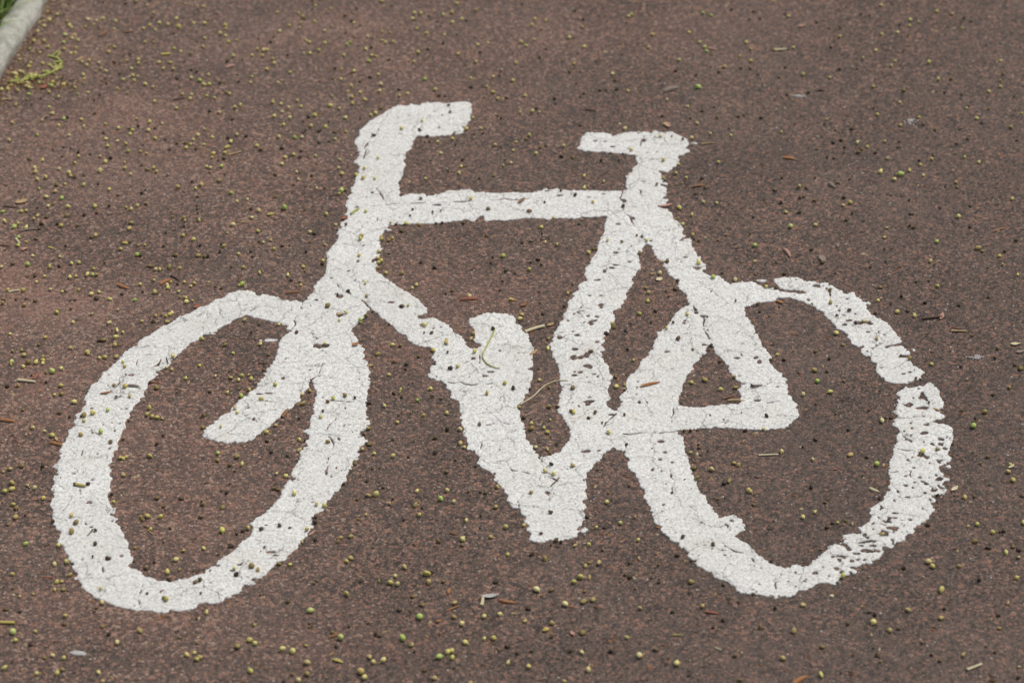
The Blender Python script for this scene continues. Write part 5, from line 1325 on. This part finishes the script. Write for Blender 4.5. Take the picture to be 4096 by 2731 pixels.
stem([(2,2,"75,572 150,530 210,490 250,440 310,390 370,365 440,358 512,362")], 14, "cream", "straw", "long curved cream straw bridging the crank and the seat tube", "straw")
stem([(1,1,"2190,1465 2165,1530"), (1,2,"2140,0 2120,50 2080,110 2080,160 2120,210 2180,245 2240,250")], 15, "green", "flower_stem", "curved yellow-green stem lying on the painted pedal and crank", "stem")
stem([(0,0,"440,510 490,513 540,535 572,575")], 26, "green", "flower_stem", "short drooping yellow-green stem nearest the kerb", "stem", 4)
stem([(0,0,"65,748 160,742 220,732 300,712 370,702 450,672 520,632 578,608")], 26, "green", "flower_stem", "long yellow-green seed stem along the drift beside the kerb", "stem", 20)


# small remnants of old white paint on the far asphalt
def remnant(c, r, x, y, rx, ry, seed, label):
    X, Y = full(c, r, x, y)
    cx, cy = ground(X, Y)
    s_ = mm_per_px(X, Y) * K
    vs, fs = [], []
    r2 = random.Random(seed)
    for _ in range(34):
        px, py = r2.gauss(0, .55) * rx * s_, r2.gauss(0, .6) * ry * s_ / SP
        q = len(vs)
        n = 7
        rr = r2.uniform(.0004, .0013)
        pr = [rr * r2.uniform(.6, 1.3) for _ in range(n)]
        zt = .0002 + r2.random() * .0006
        for z in (-.003, zt):
            for a in range(n):
                vs.append((cx + px + pr[a] * math.cos(a * 6.283 / n), cy + py + pr[a] * math.sin(a * 6.283 / n), z))
        for a in range(n): fs.append((q + a, q + (a + 1) % n, q + n + (a + 1) % n, q + n + a))
        fs.append(tuple(q + n + a for a in range(n)))
    return tag(mesh_obj("paint_remnant", vs, fs, MO["white"], smooth=False), label, "paint remnant")


remnant(3,0,1310,1120,55,26,1,"bright white speckled paint remnant on the asphalt far right of the saddle")
remnant(3,0,275,882,80,12,2,"faint white paint specks on the asphalt right of the thick grey-brown husk")
remnant(3,2,1910,145,60,16,3,"faint white specks on the asphalt right of the rear wheel's break")

# ------------------------------------------------------------------ crumbs nobody could count
def crumbs():
    vs, fs = [], []
    r2 = random.Random(12)

    def crumb(x, y, s_, z0):
        n = 5
        q = len(vs)
        yaw = r2.uniform(0, 6.28)
        el = r2.uniform(1.0, 2.8)
        for z, sc in ((0.0, 1.0), (s_ * .7, .65)):
            for a in range(n):
                an = a * 6.283 / n + r2.uniform(-.3, .3)
                px, py = s_ * el * sc * math.cos(an), s_ * sc * math.sin(an)
                vs.append((x + px * math.cos(yaw) - py * math.sin(yaw), y + px * math.sin(yaw) + py * math.cos(yaw), z0 + z))
        for a in range(n): fs.append((q + a, q + (a + 1) % n, q + n + (a + 1) % n, q + n + a))
        fs.append(tuple(q + n + a for a in range(n)))
    for _ in range(2600):
        X, Y = r2.uniform(-60, 4156), r2.uniform(-60, 2790)
        x, y = ground(X, Y)
        side = (Vector((x, y, 0)) - ka).dot(kn)
        if side > -.003: continue
        p = paint_at(x, y)
        if p and r2.random() < .8: continue
        crumb(x, y, r2.uniform(.0004, .0011), .0008 if p else -.0008)
    for _ in range(750):    # larger crumpled brown bits
        X, Y = r2.uniform(-60, 4156), r2.uniform(-60, 2790)
        x, y = ground(X, Y)
        if (Vector((x, y, 0)) - ka).dot(kn) > -.003 or paint_at(x, y): continue
        for _q in range(r2.choice((1, 2, 2, 3))):
            crumb(x + r2.gauss(0, .0014), y + r2.gauss(0, .0014), r2.uniform(.0008, .0015), -.0006 + r2.uniform(0, .0004))
    for _ in range(1500):   # the drift swept against the kerb
        t, u = r2.uniform(-.1, .45), -abs(r2.gauss(0, .014)) - .001
        q = ka + kdir * t + kn * u
        crumb(q.x, q.y, r2.uniform(.0005, .0015), -.0006)
    for _ in range(900):
        X, Y = full(0, 0, r2.gauss(330, 160), r2.gauss(768, 32))
        x, y = ground(X, Y)
        if (Vector((x, y, 0)) - ka).dot(kn) > -.003: continue
        crumb(x, y, r2.uniform(.0006, .0017), -.0006)
    k = NT("crumb_mix")
    rnd = k.n("ShaderNodeNewGeometry").outputs["Random Per Island"]
    col = k.ramp(rnd, [(0, (0.03, 0.024, 0.018)), (.4, (0.06, 0.042, 0.026)), (.66, (0.15, 0.075, 0.035)), (.8, (0.22, 0.11, 0.05)), (.93, (0.35, 0.28, 0.15)), (1, (0.5, 0.45, 0.3))])
    tag(mesh_obj("crumbs", vs, fs, k.done(col, .8, .2)), "tiny crumbs of dry plant litter on the path", None, None, "stuff")


crumbs()
